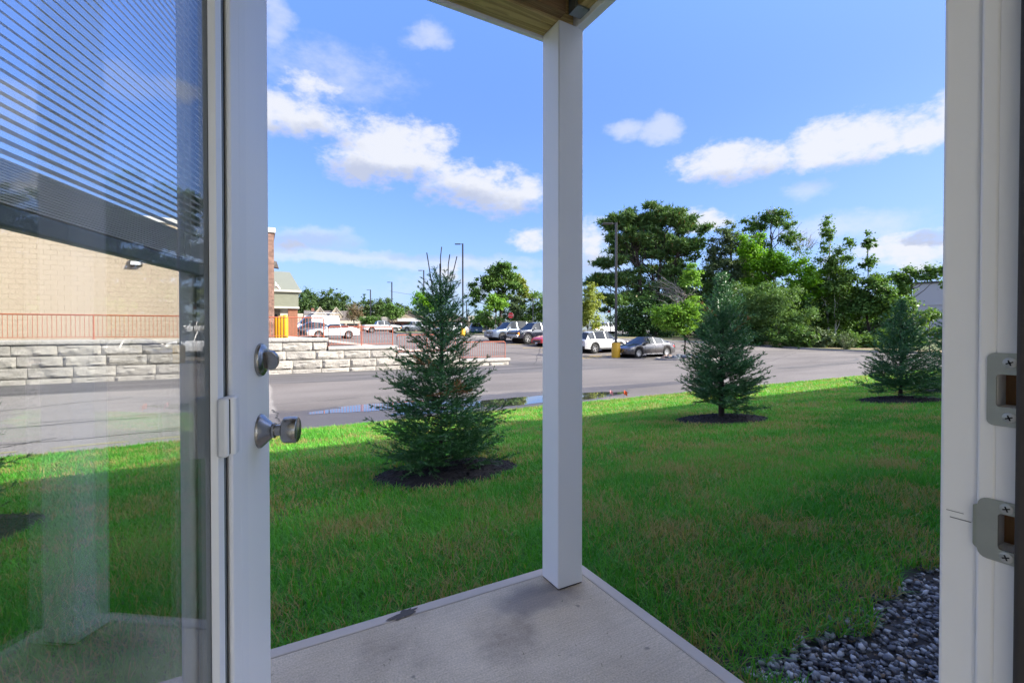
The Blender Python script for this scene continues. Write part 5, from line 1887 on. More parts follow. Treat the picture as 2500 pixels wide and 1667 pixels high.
P_grey = mat('gunmetal_paint', (0.085, 0.080, 0.084), 0.28, 0.55, coat=1.0)
P_white = mat('white_car_paint', (0.56, 0.56, 0.57), 0.3, coat=1.0)
P_silver = mat('silver_paint', (0.34, 0.35, 0.36), 0.3, 0.6, coat=1.0)
P_blue = mat('slate_blue_paint', (0.15, 0.185, 0.25), 0.3, 0.35, coat=1.0)
P_black = mat('black_navy_paint', (0.018, 0.022, 0.034), 0.2, 0.2, coat=1.0)
P_red = mat('red_paint', (0.50, 0.012, 0.022), 0.25, coat=1.0)
P_royal = mat('deep_blue_paint', (0.05, 0.10, 0.20), 0.3, 0.2, coat=1.0)

SUVB = ((-2.25, .92), (-2.1, 1.02), (-1.2, 1.05), (0.8, 1.02), (1.4, .98), (2.0, .86), (2.25, .74))
SUVR = ((-2.12, 1.02), (-1.72, 1.55), (-1.2, 1.63), (-0.1, 1.66), (0.35, 1.60), (1.05, 1.04))
BIGB = ((-2.4, 1.02), (-2.25, 1.12), (-1.2, 1.13), (0.95, 1.12), (1.5, 1.09), (2.15, 1.02), (2.4, .92))
BIGR = ((-2.32, 1.12), (-2.12, 1.70), (-1.5, 1.80), (0.1, 1.80), (0.5, 1.74), (1.10, 1.14))
PKB = ((-2.9, 1.10), (-2.7, 1.18), (-0.9, 1.18), (1.15, 1.20), (1.7, 1.20), (2.6, 1.13), (2.9, .98))
PKR = ((-1.02, 1.19), (-0.78, 1.80), (-0.4, 1.88), (0.55, 1.88), (0.85, 1.82), (1.42, 1.22))

car('sedan', 'dark grey sedan parked nose-left beside the yellow lamp base', 'car', 24.3, 24.3, R(180), P_grey, spokes=9)
car('crossover', 'white crossover behind the porch post, seen from its rear side', 'car', 23.6, 28.4, R(4), P_white, L=4.5, Wd=1.84, r=0.36, belt=SUVB, roof=SUVR, glass_x=(-1.85, .9), pillars=(-1.25, -0.15), low_trim=True, rails=True, sill=.28, roofw=.60)
car('pickup_truck', 'far white pickup partly behind the right lamp post, nose-left', 'pickup', 51.4, 60.2, R(182), P_white, L=5.8, Wd=2.0, axle=(1.85, -1.75), r=.40, sill=.42, belt=PKB, roof=PKR, glass_x=(-.75, 1.25), pillars=(-.78, .22), bed=(-2.75, -1.05), nose='truck', roofw=.68)
car('large_suv', 'slate blue SUV nose-left in front of the hedge', 'car', 21.0, 38.3, R(184), P_blue, L=4.85, Wd=1.98, r=.38, axle=(1.5, -1.38), belt=BIGB, roof=BIGR, glass_x=(-2.05, .95), pillars=(-1.35, -.2), sill=.34, roofw=.70, rails=True)
car('pickup_truck', 'black navy pickup with chrome grille between the slate SUV and red car', 'pickup', 22.6, 35.9, R(183), P_black, L=5.7, Wd=2.02, axle=(1.82, -1.7), r=.41, sill=.42, belt=PKB, roof=PKR, glass_x=(-.75, 1.25), pillars=(-.78, .22), bed=(-2.75, -1.05), nose='truck', roofw=.68)
car('red_car', 'bright red car half hidden behind the porch post', 'car', 22.9, 33.2, R(184), P_red, nose='low')
CPB = ((-2.3, .84), (-2.1, .96), (-1.2, .98), (0.9, .92), (1.6, .86), (2.15, .76), (2.3, .62))
CPR = ((-2.0, .98), (-0.9, 1.33), (-0.25, 1.38), (0.2, 1.34), (1.0, .94))
car('coupe', 'white coupe parked sideways just above the second railing', 'car', 6.2, 47.0, R(183), P_white, L=4.7, Wd=1.84, belt=CPB, roof=CPR, glass_x=(-1.3, .82), pillars=(-.62,), nose='low', dz=0.05)
car('hatchback', 'dark blue grey hatchback behind the white coupe', 'car', 4.6, 51.3, R(183), P_black, L=4.7, Wd=1.82, roof=((-2.05, 1.0), (-1.3, 1.46), (-0.3, 1.56), (0.25, 1.50), (1.1, .96)), glass_x=(-1.75, .9), dz=0.05)
VANB = ((-2.9, 1.05), (-2.7, 1.15), (1.1, 1.15), (1.6, 1.10), (2.55, .98), (2.8, .82))
VANR = ((-2.88, 1.9), (-2.7, 2.32), (0.2, 2.36), (0.7, 2.26), (1.85, 1.12))
vn = car('van', 'white work van with a ladder rack behind the dark hatchback', 'van', 5.6, 58.6, R(183), P_white, L=5.7, Wd=2.02, axle=(1.8, -1.7), r=.36, sill=.32, belt=VANB, roof=VANR, glass_x=(-2.5, 1.5), side_glass=(0.35, 1.5), pillars=(0.1,), roofw=.82, rear_glass=False, nose='low', dz=0.05)
rk_ = MB()
for yy in (-.7, .7):
    rk_.tube([(-2.4, yy, 2.60), (0.3, yy, 2.60)], .03, 6)
for xx in (-2.2, -1.2, -.2):
    rk_.tube([(xx, -.75, 2.33), (xx, -.75, 2.60), (xx, .75, 2.60), (xx, .75, 2.33)], .025, 6)
rk_.build('roof_rack', sm_white, vn)
ld = thing('ladder', 'pale ladder lying on the roof rack of the white van', 'ladder', vn.location + Vector((0, 0, 2.66)), R(183))
for yy in (-.62, -.22):
    MB().box(-3.0, 0.9, yy - .03, yy + .03, -.03, .05).build('ladder_rail', rim_mt, ld)
for i in range(12):
    MB().tube([(-2.9 + i * .33, -.62, .01), (-2.9 + i * .33, -.22, .01)], .018, 5).build('rung', rim_mt, ld)
car('small_red_car', 'small red car peeping out behind the bollards', 'car', 1.5, 66.6, R(183), P_red, L=4.2, nose='low', dz=0.05)
car('pickup_truck', 'white pickup with muddy wheels facing right in the far bays', 'pickup', 17.1, 73.9, R(2), P_white, L=5.8, Wd=2.0, axle=(1.85, -1.75), r=.41, sill=.42, belt=PKB, roof=PKR, glass_x=(-.75, 1.25), pillars=(-.78, .22), bed=(-2.75, -1.05), nose='truck', roofw=.68, low_trim=True)
car('pickup_truck', 'silver grey pickup just right of the far white pickup', 'pickup', 23.6, 77.2, R(184), P_silver, L=5.8, Wd=2.0, axle=(1.85, -1.75), r=.40, sill=.42, belt=PKB, roof=PKR, glass_x=(-.75, 1.25), pillars=(-.78, .22), bed=(-2.75, -1.05), nose='truck', roofw=.68)
car('estate_car', 'grey car half hidden by the near spruce at the tall lamp post', 'car', 22.0, 56.5, R(183), P_silver, L=4.6, Wd=1.86, r=.36, belt=SUVB, roof=SUVR, glass_x=(-1.85, .9), pillars=(-1.25, -0.15), sill=.28, roofw=.60)
car('suv', 'deep blue SUV driving away right of the tall lamp post', 'car', 28.2, 62.4, R(70), P_royal, L=4.7, Wd=1.9, r=.37, belt=SUVB, roof=SUVR, glass_x=(-1.85, .9), pillars=(-1.25, -0.15), sill=.30, roofw=.62)

# ------------------------------------------------------------------ trees
bark = mat('grey_bark', (0.085, 0.070, 0.055), 0.95, var=0.4, scale=8, bump=0.5, bscale=30)
bark_dark = mat('dark_bark', (0.040, 0.030, 0.024), 0.95, var=0.4, scale=8, bump=0.5, bscale=30)
bark_birch = mat('birch_bark', (0.52, 0.50, 0.46), 0.85, var=0.45, scale=5)
bark_dead = mat('bare_twig', (0.26, 0.235, 0.21), 0.9, var=0.2, scale=6)

LEAF = {
    'oak': leaf_mat('oak_leaf', (0.050, 0.125, 0.024), (0.130, 0.230, 0.046), 0.32, patch=0.3, pscale=0.5),
    'ash': leaf_mat('grey_green_leaf', (0.062, 0.110, 0.050), (0.150, 0.205, 0.095), 0.30, patch=0.3, pscale=0.5, rough=0.4),
    'maple': leaf_mat('bright_maple_leaf', (0.085, 0.225, 0.010), (0.190, 0.390, 0.016), 0.45, patch=0.35, pscale=0.5),
    'lime': leaf_mat('lime_green_leaf', (0.110, 0.250, 0.022), (0.240, 0.430, 0.060), 0.42, patch=0.35, pscale=0.8),
    'honey': leaf_mat('yellow_green_leaf', (0.150, 0.210, 0.028), (0.300, 0.340, 0.075), 0.40, patch=0.5, pscale=0.7),
    'dark': leaf_mat('dark_leaf', (0.028, 0.078, 0.022), (0.070, 0.145, 0.034), 0.25, patch=0.4, pscale=0.4),
    'willow': leaf_mat('sallow_leaf', (0.085, 0.175, 0.042), (0.180, 0.300, 0.090), 0.35, patch=0.35, pscale=0.6),
    'birch': leaf_mat('birch_leaf', (0.068, 0.150, 0.026), (0.155, 0.260, 0.056), 0.38, patch=0.3, pscale=0.6),
    'russet': leaf_mat('russet_leaf', (0.12, 0.085, 0.045), (0.20, 0.150, 0.080), 0.30, patch=0.4),
    'far': leaf_mat('far_leaf', (0.036, 0.082, 0.024), (0.100, 0.155, 0.046), 0.30, patch=0.5, pscale=0.15),
    'pine': leaf_mat('pine_needle', (0.040, 0.110, 0.032), (0.150, 0.250, 0.070), 0.20, dead=0.05, dead_col=(0.20, 0.11, 0.04), patch=0.4, pscale=0.5),
    'spruce': leaf_mat('spruce_needle', (0.018, 0.090, 0.026), (0.120, 0.280, 0.095), 0.20, dead=0.0, patch=0.2, pscale=6.0, rough=0.35, attr=True),
    'spruce_blue': leaf_mat('blue_spruce_needle', (0.018, 0.088, 0.030), (0.130, 0.290, 0.115), 0.20, patch=0.2, pscale=4.0, rough=0.35, attr=True),
    'spruce_dead': leaf_mat('dead_spruce_needle', (0.26, 0.115, 0.03), (0.34, 0.17, 0.05), 0.15),
}


def leaves(centres, radii, n, size, rg, aspect=1.0, flat=0.0, shell=0.55, droop=0.0, seg=None):
    """leaf quads spread through clump ellipsoids; returns verts, faces"""
    centres, radii = np.asarray(centres, float), np.asarray(radii, float)
    w = (radii[:, 0] * radii[:, 1] + radii[:, 0] * radii[:, 2])
    idx = rg.choice(len(centres), n, p=w / w.sum())
    d = rg.normal(size=(n, 3))
    d /= np.linalg.norm(d, axis=1)[:, None]
    rad = np.minimum(np.abs(rg.normal(0, 0.62, n)) + 0.12, 1.55)
    p = centres[idx] + d * radii[idx] * rad[:, None]
    # leaf plane: mostly facing outwards and up, with scatter
    nrm = d * 0.6 + np.array([0, 0, 0.7 + flat]) + rg.normal(size=(n, 3)) * 0.55
    nrm /= np.linalg.norm(nrm, axis=1)[:, None]
    a = np.cross(nrm, rg.normal(size=(n, 3)))
    a /= np.linalg.norm(a, axis=1)[:, None]
    b = np.cross(nrm, a)
    s = size * rg.uniform(0.55, 1.35, n)[:, None]
    v = np.stack([p - a * s * 0.5, p - b * s * 0.32 * aspect + nrm * s * .06, p + a * s * 0.5 - np.array([0, 0, 1]) * droop * s, p + b * s * 0.32 * aspect + nrm * s * .06], 1).reshape(-1, 3)
    f = np.arange(4 * n).reshape(-1, 4)
    return v, f


def tufts(centres, radii, n, size, rg, k=5):
    """needle tufts: little upward fans of narrow blades"""
    centres, radii = np.asarray(centres, float), np.asarray(radii, float)
    w = radii[:, 0] * radii[:, 1]
    idx = rg.choice(len(centres), n, p=w / w.sum())
    d = rg.normal(size=(n, 3))
    d /= np.linalg.norm(d, axis=1)[:, None]
    p = centres[idx] + d * radii[idx] * np.minimum(np.abs(rg.normal(0, 0.75, n)) + 0.1, 1.8)[:, None]
    p = np.repeat(p, k, 0)
    out = np.repeat(d * np.array([1, 1, 0.4]), k, 0) * 0.55 + np.array([0, 0, 0.45]) + rg.normal(size=(n * k, 3)) * 0.55
    out /= np.linalg.norm(out, axis=1)[:, None]
    side = np.cross(out, rg.normal(size=(n * k, 3)))
    side /= np.linalg.norm(side, axis=1)[:, None]
    L = size * rg.uniform(0.7, 1.3, n * k)[:, None]
    v = np.stack([p - side * L * .13, p + side * L * .13, p + out * L], 1).reshape(-1, 3)
    return v, np.arange(3 * n * k).reshape(-1, 3)


def limb(mb, a, b, r0, r1, rg, n=5, sag=0.1, sides=5):
    a, b = Vector(a), Vector(b)
    L = (b - a).length
    pts, rr = [], []
    for i in range(n + 1):
        t = i / n
        p = a.lerp(b, t)
        if 0 < i < n:
            p += Vector(rg.normal(size=3)) * L * 0.035
        p.z += sag * L * math.sin(math.pi * t) * (-0.5)
        pts.append(p)
        rr.append(r0 + (r1 - r0) * t)
    mb.tube(pts, rr, sides, cap=False)
    return pts


def tree(name, label, loc, lobes, n_leaf, leaf, size, trunk_h, trunk_r, seed, group=None, n_sub=26, sub_r=0.30, bark_m=None, kind='leaf',
         trunks=None, twigs=0, lean=(0, 0), aspect=1.0, n_limb=14, flat_sub=1.0, dz=0.0, bare=0, limb_r=0.35, shell=0.55, cat='tree'):
    """lobes: ellipsoids (x, y, z, rx, ry, rz) above the foot, x along the picture from left to right"""
    rg = np.random.default_rng(seed)
    z = land_z(loc[0], loc[1]) + dz
    rot = -math.atan2(loc[0], loc[1])                    # local x runs across the line of sight from the door
    t = thing(name, label, cat, (loc[0], loc[1], z), rot, group)
    lobes = np.array(lobes, float)
    vol = lobes[:, 3] * lobes[:, 4] * lobes[:, 5]
    n_sub = int(n_sub * (2.0 if kind == 'leaf' else 1.9))
    sub_r = sub_r * (0.98 if kind == 'leaf' else 0.70)
    n_leaf = int(n_leaf * 1.9)
    size = size * (0.95 if kind == 'leaf' else 1.0)
    pick = rg.choice(len(lobes), n_sub, p=vol ** 0.7 / (vol ** 0.7).sum())
    d = rg.normal(size=(n_sub, 3))
    d /= np.linalg.norm(d, axis=1)[:, None]
    C = lobes[pick, :3] + d * lobes[pick, 3:] * (0.92 * rg.random(n_sub) ** 0.42)[:, None]
    rs = np.cbrt(vol[pick])[:, None] * sub_r * rg.uniform(0.7, 1.35, (n_sub, 1)) * np.array([[1.15, 1.15, 0.8 * flat_sub]]) if kind == 'leaf' else np.cbrt(vol[pick])[:, None] * sub_r * rg.uniform(0.7, 1.35, (n_sub, 1)) * np.array([[1.35, 1.2, 0.55]])
    if kind == 'leaf':
        C2 = np.concatenate([C, lobes[:, :3]])
        rs2 = np.concatenate([rs, lobes[:, 3:] * 0.62])
        v, f = leaves(C2, rs2, n_leaf, size, rg, aspect, shell=shell)
    else:
        v, f = tufts(C, rs, n_leaf, size, rg)
    np_mesh('crown', v, f, LEAF[leaf], t)
    mb = MB()
    tops = []
    for (tx, ty, hx, hy, hh, tr) in (trunks or [(0, 0, lean[0], lean[1], trunk_h, trunk_r)]):
        n = 7
        pts = [Vector((tx + (hx - tx) * (i / n) ** 1.3 + (rg.normal() * tr * .5 if 0 < i < n else 0), ty + (hy - ty) * (i / n), -0.15 + (hh + .15) * i / n)) for i in range(n + 1)]
        mb.tube(pts, [tr * (1.25 if i == 0 else 1.0 - 0.72 * i / n) for i in range(n + 1)], 8, cap=False)
        tops.append(pts)
    order = np.argsort(-(rs[:, 0] * rg.uniform(0.6, 1.4, n_sub)))[:n_limb]
    for q in order:
        c = C[q]
        tr_ = tops[int(rg.integers(len(tops)))]
        best = min(tops, key=lambda P: min((p - Vector(c)).length for p in P))
        cand = [p for p in best if p.z < c[2] - 0.1 * trunk_h] or best[:3]
        a = cand[-1] if rg.random() < .5 or len(cand) < 2 else cand[-2]
        limb(mb, a, c, trunk_r * limb_r, trunk_r * 0.06, rg)
    mb.build('trunk', bark_m or bark, t, smooth=60, fix=False)
    if bare:
        tw = MB()
        for i in range(bare):
            q = lobes[int(rg.integers(len(lobes)))]
            d = Vector(rg.normal(size=3))
            d.z = abs(d.z) + 0.5
            d.normalize()
            a = Vector(q[:3]) + Vector((d.x * q[3], d.y * q[4], d.z * q[5])) * 0.5
            b = Vector(q[:3]) + Vector((d.x * q[3], d.y * q[4], d.z * q[5])) * float(rg.uniform(1.05, 1.3))
            pts = limb(tw, a, b, 0.035, 0.008, rg, 4, 0, 4)
            for _ in range(3):
                s = pts[int(rg.integers(1, 4))]
                limb(tw, s, s + (b - a) * 0.45 + Vector(rg.normal(size=3)) * (b - a).length * .22, 0.014, 0.005, rg, 3, 0, 3)
        tw.build('bare_branches', bark_dead, t, fix=False)
    return t


def at(b, d):
    p = along(b, d)
    return (p.x, p.y)


G_BELT = 'trees in the belt beyond the drive'
# tall pines behind the grey sedan
tree('pine_tree', 'tall dark pine with layered needle plates behind the right lamp post', at(44.6, 62.5),
     [(-2.6, 0, 15.2, 2.8, 2.4, 1.3), (0.6, 0, 16.0, 3.0, 2.4, 1.2), (-3.8, 0, 12.6, 2.4, 2.2, 1.1), (0.0, 0, 13.0, 3.0, 2.2, 1.3), (-3.4, 0, 9.8, 2.9, 2.2, 1.0), (-4.6, 0, 7.4, 3.0, 2.0, 1.0), (-1.0, 0, 8.0, 2.2, 2.0, 1.0), (-3.2, 0, 4.8, 3.2, 2.0, 1.0), (-5.4, 0, 3.6, 1.6, 1.5, .7), (0, 0, 6.0, 1.8, 1.8, .8)],
     6200, 'pine', 0.50, 15.0, 0.30, 31, G_BELT, n_sub=64, sub_r=0.42, bark_m=bark_dark, kind='needle', trunks=[(-0.1, 0, -0.7, 0, 15.5, .34)], n_limb=56, flat_sub=0.8, limb_r=0.30)
tree('pine_tree', 'second tall pine, forked high up, right of the layered one', at(46.7, 63.0),
     [(1.6, 0, 15.0, 2.6, 2.2, 1.2), (3.8, 0, 14.0, 2.2, 2.0, 1.0), (-0.8, 0, 14.6, 2.0, 2.0, 1.2), (2.6, 0, 11.6, 2.6, 2.0, 1.0), (0.0, 0, 10.6, 2.0, 2.0, .8), (2.2, 0, 8.6, 2.4, 1.8, .7), (0.4, 0, 6.8, 2.0, 1.8, .8), (2.4, 0, 5.6, 1.8, 1.8, .8)],
     4200, 'pine', 0.50, 14.5, 0.28, 32, G_BELT, n_sub=50, sub_r=0.42, bark_m=bark_dark, kind='needle', trunks=[(-0.6, 0, 0.2, 0, 10.0, .28), (0.0, 0, 3.0, 0, 14.2, .18), (0.05, 0, 0.1, 0, 14.8, .17)], n_limb=44, flat_sub=0.8, limb_r=0.30)
tree('pine_tree', 'third pine filling in behind the two tall ones', at(45.8, 69),
     [(-3.0, 0, 12.0, 3.0, 2.4, 1.8), (1.6, 0, 13.0, 3.0, 2.4, 1.8), (-2.6, 0, 8.6, 3.2, 2.4, 1.6), (1.8, 0, 9.4, 2.8, 2.4, 1.6), (-1.0, 0, 5.6, 3.4, 2.2, 1.8), (2.6, 0, 5.2, 2.4, 2.0, 1.6)],
     2600, 'pine', 0.60, 13.5, 0.28, 37, G_BELT, n_sub=44, sub_r=0.44, bark_m=bark_dark, kind='needle', n_limb=30, flat_sub=0.8, limb_r=0.30)
tree('dark_evergreen', 'low dense dark evergreen under the tall pines', at(45.0, 58.5),
     [(-0.8, 0, 2.2, 3.0, 2.2, 2.4), (2.0, 0, 2.8, 2.4, 2.2, 2.8), (0.4, 0, 4.2, 2.0, 2.0, 1.8)], 5200, 'dark', 0.30, 4.5, 0.16, 33, G_BELT, n_sub=40, sub_r=0.34)
tree('young_tree', 'yellow green rounded tree just right of the porch post', at(38.3, 53.5),
     [(0.2, 0, 3.4, 1.6, 1.8, 3.0), (-1.2, 0, 2.6, 1.5, 1.5, 2.2), (0.3, 0, 5.4, 1.0, 1.0, 1.2)], 5200, 'honey', 0.24, 4.5, 0.12, 34, G_BELT, n_sub=36, sub_r=0.32)
tree('bush', 'pale green bush between the two tall pines and the lamp post', at(42.4, 60.0), [(0, 0, 3.0, 1.8, 1.5, 2.6), (0.8, 0, 1.4, 1.6, 1.5, 1.4)], 2600, 'willow', 0.26, 3.0, 0.08, 35, G_BELT, n_sub=22, cat='bush')

# young tree on the stony island, half bare
it = tree('young_tree', 'bright green young tree on the stony island by the grey sedan', at(49.55, 33.0),
          [(-1.0, 0, 2.75, 1.35, 1.2, .95), (-0.1, 0, 2.3, 1.1, 1.1, .75), (0.5, 0, 3.2, .9, .9, 1.0), (-1.9, 0, 3.2, .75, .7, .5), (0.35, 0, 5.3, .75, .7, 1.15)],
          8200, 'lime', 0.155, 4.6, 0.115, 36, None, n_sub=44, sub_r=0.30, bark_m=bark_dark, n_limb=18, dz=0.1)
dd = MB()
rgn = np.random.default_rng(8)
for i in range(24):
    a = Vector((0.0, 0, 3.2 + 0.05 * i))
    b = a + Vector((-rgn.uniform(.5, 2.0), rgn.uniform(-.6, .6), rgn.uniform(.3, 1.3)))
    if i % 4 == 0:
        b = a + Vector((rgn.uniform(.4, 1.1), rgn.uniform(-.4, .4), rgn.uniform(-.1, .6)))
    pts = limb(dd, a, b, .028, .006, rgn, 5, 0, 4)
    for _ in range(6):
        s = pts[int(rgn.integers(1, 6))]
        limb(dd, s, s + (b - a) * .35 + Vector(rgn.normal(size=3)) * .2, .010, .004, rgn, 3, 0, 3)
dd.build('bare_branches', bark_dead, it, fix=False)

# the mixed belt on the right
tree('oak_tree', 'dark green tree with drooping crown just right of the pines', at(50.6, 64),
     [(-1.0, 0, 11.0, 1.8, 1.8, 2.0), (0.5, 0, 12.2, 1.6, 1.6, 1.6), (-1.5, 0, 7.6, 2.2, 2.0, 2.2), (1.0, 0, 7.2, 2.2, 2.0, 2.6), (-.5, 0, 3.8, 2.4, 2.0, 2.4)], 8500, 'oak', 0.30, 11.5, .22, 41, G_BELT, n_sub=46)
tree('ash_tree', 'big grey green tree with silvery leaves, left of the bright maple', at(54.3, 63.5),
     [(-0.4, 0, 12.4, 1.9, 1.8, 2.6), (1.4, 0, 11.2, 2.0, 1.8, 2.2), (-1.2, 0, 9.4, 2.6, 2.2, 2.2), (1.4, 0, 8.0, 2.8, 2.2, 2.2), (-1.0, 0, 5.6, 2.6, 2.0, 2.2)], 12500, 'ash', 0.29, 13.0, .26, 42, G_BELT, n_sub=60, sub_r=.27)
tree('thin_tree', 'thin crowned tree with bare twig tips standing behind the bright maple', at(58.3, 72),
     [(-1.8, 0, 15.4, 2.4, 2.0, 1.8), (0.8, 0, 15.8, 2.6, 2.0, 1.6), (2.2, 0, 13.0, 2.0, 2.0, 1.8), (-1.6, 0, 12.4, 2.2, 2.0, 2.0)], 5200, 'oak', 0.30, 15.5, .24, 43, G_BELT, n_sub=36, sub_r=.26, bare=22)
tree('maple_tree', 'bright yellow green maple, the most vivid tree of the belt', at(58.6, 60.5),
     [(-2.2, 0, 11.0, 1.7, 1.7, 2.2), (-1.0, 0, 9.0, 2.4, 2.0, 2.2), (1.2, 0, 8.4, 2.6, 2.0, 1.8), (3.2, 0, 7.2, 2.0, 1.8, 1.7), (-1.6, 0, 6.2, 2.2, 2.0, 1.8), (2.0, 0, 5.4, 2.4, 1.8, 1.6), (4.6, 0, 5.8, 1.2, 1.2, 1.2)], 13500, 'maple', 0.30, 10.5, .22, 44, G_BELT, n_sub=62, sub_r=.27)
db_ = tree('bare_tree', 'leafless grey tree top rising behind the bright maple on its right', at(60.9, 70), [(0.6, 0, 11.0, 1.6, 1.4, 2.2)], 160, 'oak', 0.25, 11.0, .13, 45, G_BELT, n_sub=12, bare=20, bark_m=bark_dead)
tree('birch_tree', 'tall birch with a pointed airy top and pale stem', at(63.7, 61),
     [(-0.2, 0, 12.2, 0.9, .9, 2.4), (1.6, 0, 11.0, 1.0, .9, 1.2), (0.2, 0, 9.0, 1.9, 1.6, 2.2), (0.6, 0, 6.2, 2.2, 1.8, 2.4), (0.2, 0, 3.6, 1.8, 1.6, 1.8)], 9500, 'birch', 0.26, 12.5, .15, 46, G_BELT, n_sub=52, sub_r=.27, bark_m=bark_birch, trunks=[(-.3, 0, -.1, 0, 12.8, .14), (.3, 0, .9, 0, 9.0, .10)])
tree('young_oak', 'slim dark green tree with a narrow tufted top, right of the birch', at(66.7, 61),
     [(0, 0, 11.2, .75, .75, 1.5), (0.1, 0, 9.0, 1.1, 1.0, 1.3), (0.5, 0, 6.8, 1.7, 1.5, 1.6), (1.2, 0, 4.6, 2.2, 1.6, 1.8), (-.6, 0, 4.2, 1.6, 1.5, 1.6)], 7600, 'oak', 0.30, 11.5, .13, 47, G_BELT, n_sub=44, sub_r=.28, bark_m=bark_dark)
tree('open_tree', 'light open tree leaning over the pale building at the far right', at(70.0, 66),
     [(-0.8, 0, 7.2, 1.8, 1.6, 1.8), (1.6, 0, 8.2, 1.7, 1.5, 1.0), (3.6, 0, 6.6, 1.5, 1.4, 1.0), (-1.2, 0, 4.8, 1.6, 1.5, 1.6), (4.8, 0, 7.4, 1.0, 1.0, .8)], 3800, 'birch', 0.32, 7.5, .14, 48, G_BELT, n_sub=34, sub_r=.30)
tree('sumac', 'low feathery sumac beside the third spruce', at(71.2, 52), [(0, 0, 3.0, 1.3, 1.1, .8), (0.8, 0, 1.8, 1.2, 1.1, .8)], 1000, 'birch', 0.36, 2.8, .06, 49, G_BELT, n_sub=18, aspect=.5, cat='bush')
tree('sallow', 'pale sage green sallow left of the middle of the belt', at(55.4, 56.5),
     [(0, 0, 4.8, 2.0, 1.7, 2.2), (-.8, 0, 2.8, 2.0, 1.6, 2.0), (1.0, 0, 3.2, 1.8, 1.6, 2.0)], 8000, 'willow', 0.22, 5.0, .10, 50, G_BELT, n_sub=40, aspect=.6)
tree('sallow', 'broad sage green sallow below the bright maple', at(58.9, 56.0),
     [(0, 0, 5.0, 2.3, 1.8, 2.0), (-1.2, 0, 3.2, 1.9, 1.6, 2.2), (1.5, 0, 3.0, 2.0, 1.6, 2.2)], 9000, 'willow', 0.22, 5.0, .10, 51, G_BELT, n_sub=44, aspect=.6)
tree('dark_tree', 'dark tree filling the shade behind the sallows', at(57.0, 60), [(-3.5, 0, 3.0, 2.6, 1.8, 2.6), (0, 0, 2.6, 3.0, 1.8, 2.6), (3.4, 0, 3.0, 2.8, 1.8, 2.8)], 6500, 'dark', 0.36, 4.0, .16, 52, G_BELT, n_sub=44, sub_r=.36, trunks=[(-3, 0, -3, 0, 4, .12), (-1, 0, -1, 0, 4, .12), (1, 0, 1, 0, 4, .12), (3, 0, 3, 0, 4, .12)])
tree('dark_tree', 'dark green thicket tree behind the birch', at(62.6, 63), [(-1.8, 0, 4.4, 2.0, 1.6, 3.2), (1.4, 0, 4.2, 2.4, 1.8, 3.2), (0, 0, 7.2, 1.8, 1.6, 1.8)], 6500, 'oak', 0.32, 6.5, .14, 53, G_BELT, n_sub=44, sub_r=.32)
THICK = [(50.2, 66, 3.4, 3.6, 'dark', 'dark thicket between the pines and the drooping tree'), (53.2, 66, 3.6, 3.8, 'dark', 'dark thicket behind the second spruce'), (60.4, 68, 4.0, 4.2, 'oak', 'dark thicket behind the right sallow'),
         (64.8, 67, 3.6, 3.4, 'oak', 'thicket behind the birch stems'), (68.0, 66, 3.2, 2.6, 'dark', 'low thicket behind the slim tree'), (48.0, 66, 3.0, 3.0, 'dark', 'dark thicket at the foot of the forked pine')]
for i, (b, d, w, hh, lf, lab) in enumerate(THICK):
    tree('thicket', lab, at(b, d), [(0, 0, hh * .55, w, w * .5, hh * .6), (-w * .5, 0, hh * .4, w * .6, w * .5, hh * .5), (w * .6, 0, hh * .45, w * .6, w * .5, hh * .55)], 2600, lf, 0.38, hh, .08, 160 + i, 'thickets under the tree belt', n_sub=24, dz=.1, cat='bush')
FILL = [(53.0, 67, 8.6, 3.0, 'ash', 'silvery green tree filling in behind the ash'), (56.6, 68, 9.0, 3.2, 'maple', 'second bright green maple behind the first'), (61.6, 68, 7.6, 3.0, 'willow', 'sage green tree between the maple and the birch'),
        (65.4, 70, 7.2, 3.0, 'maple', 'bright green tree behind the birch and the slim tree'), (68.6, 72, 6.2, 2.8, 'birch', 'light green tree near the pale building'), (49.2, 68, 8.0, 3.0, 'oak', 'green tree between the pines and the drooping tree')]
for i, (b, d, hh, w, lf, lab) in enumerate(FILL):
    tree('tree', lab, at(b, d), [(0, 0, hh * .78, w * .7, w * .6, hh * .24), (-w * .45, 0, hh * .5, w * .7, w * .6, hh * .30), (w * .45, 0, hh * .48, w * .7, w * .6, hh * .30), (0, 0, hh * .25, w, w * .6, hh * .25)], 4600, lf, 0.36, hh * .8, .15, 180 + i, G_BELT, n_sub=34, sub_r=.32, n_limb=8)
BUSH = [(52.4, 57, 1.7, 1.7, 'dark', 'dark bush at the left foot of the belt, behind the second spruce'), (56.2, 55, 2.0, 1.3, 'dark', 'low dark bush below the left sallow'),
        (60.2, 54.5, 2.2, 1.9, 'oak', 'broad green bush below the right sallow'), (62.3, 55.5, 1.7, 1.6, 'ash', 'grey green bush left of the birch stems'),
        (64.6, 57, 1.7, 1.4, 'oak', 'green bush at the foot of the birch'), (66.2, 57.5, 1.5, 1.1, 'birch', 'light green bush right of the birch foot'),
        (68.6, 60, 2.0, 1.5, 'oak', 'green bush behind the third spruce')]
for i, (b, d, w, hh, lf, lab) in enumerate(BUSH):
    tree('bush', lab, at(b, d), [(0, 0, hh * .6, w, w * .7, hh * .75), (-w * .5, 0, hh * .4, w * .6, w * .5, hh * .5), (w * .6, 0, hh * .45, w * .6, w * .5, hh * .55)], 2600, lf, 0.24, hh, .05, 60 + i, 'bushes at the foot of the tree belt', n_sub=24, dz=.1, cat='bush')


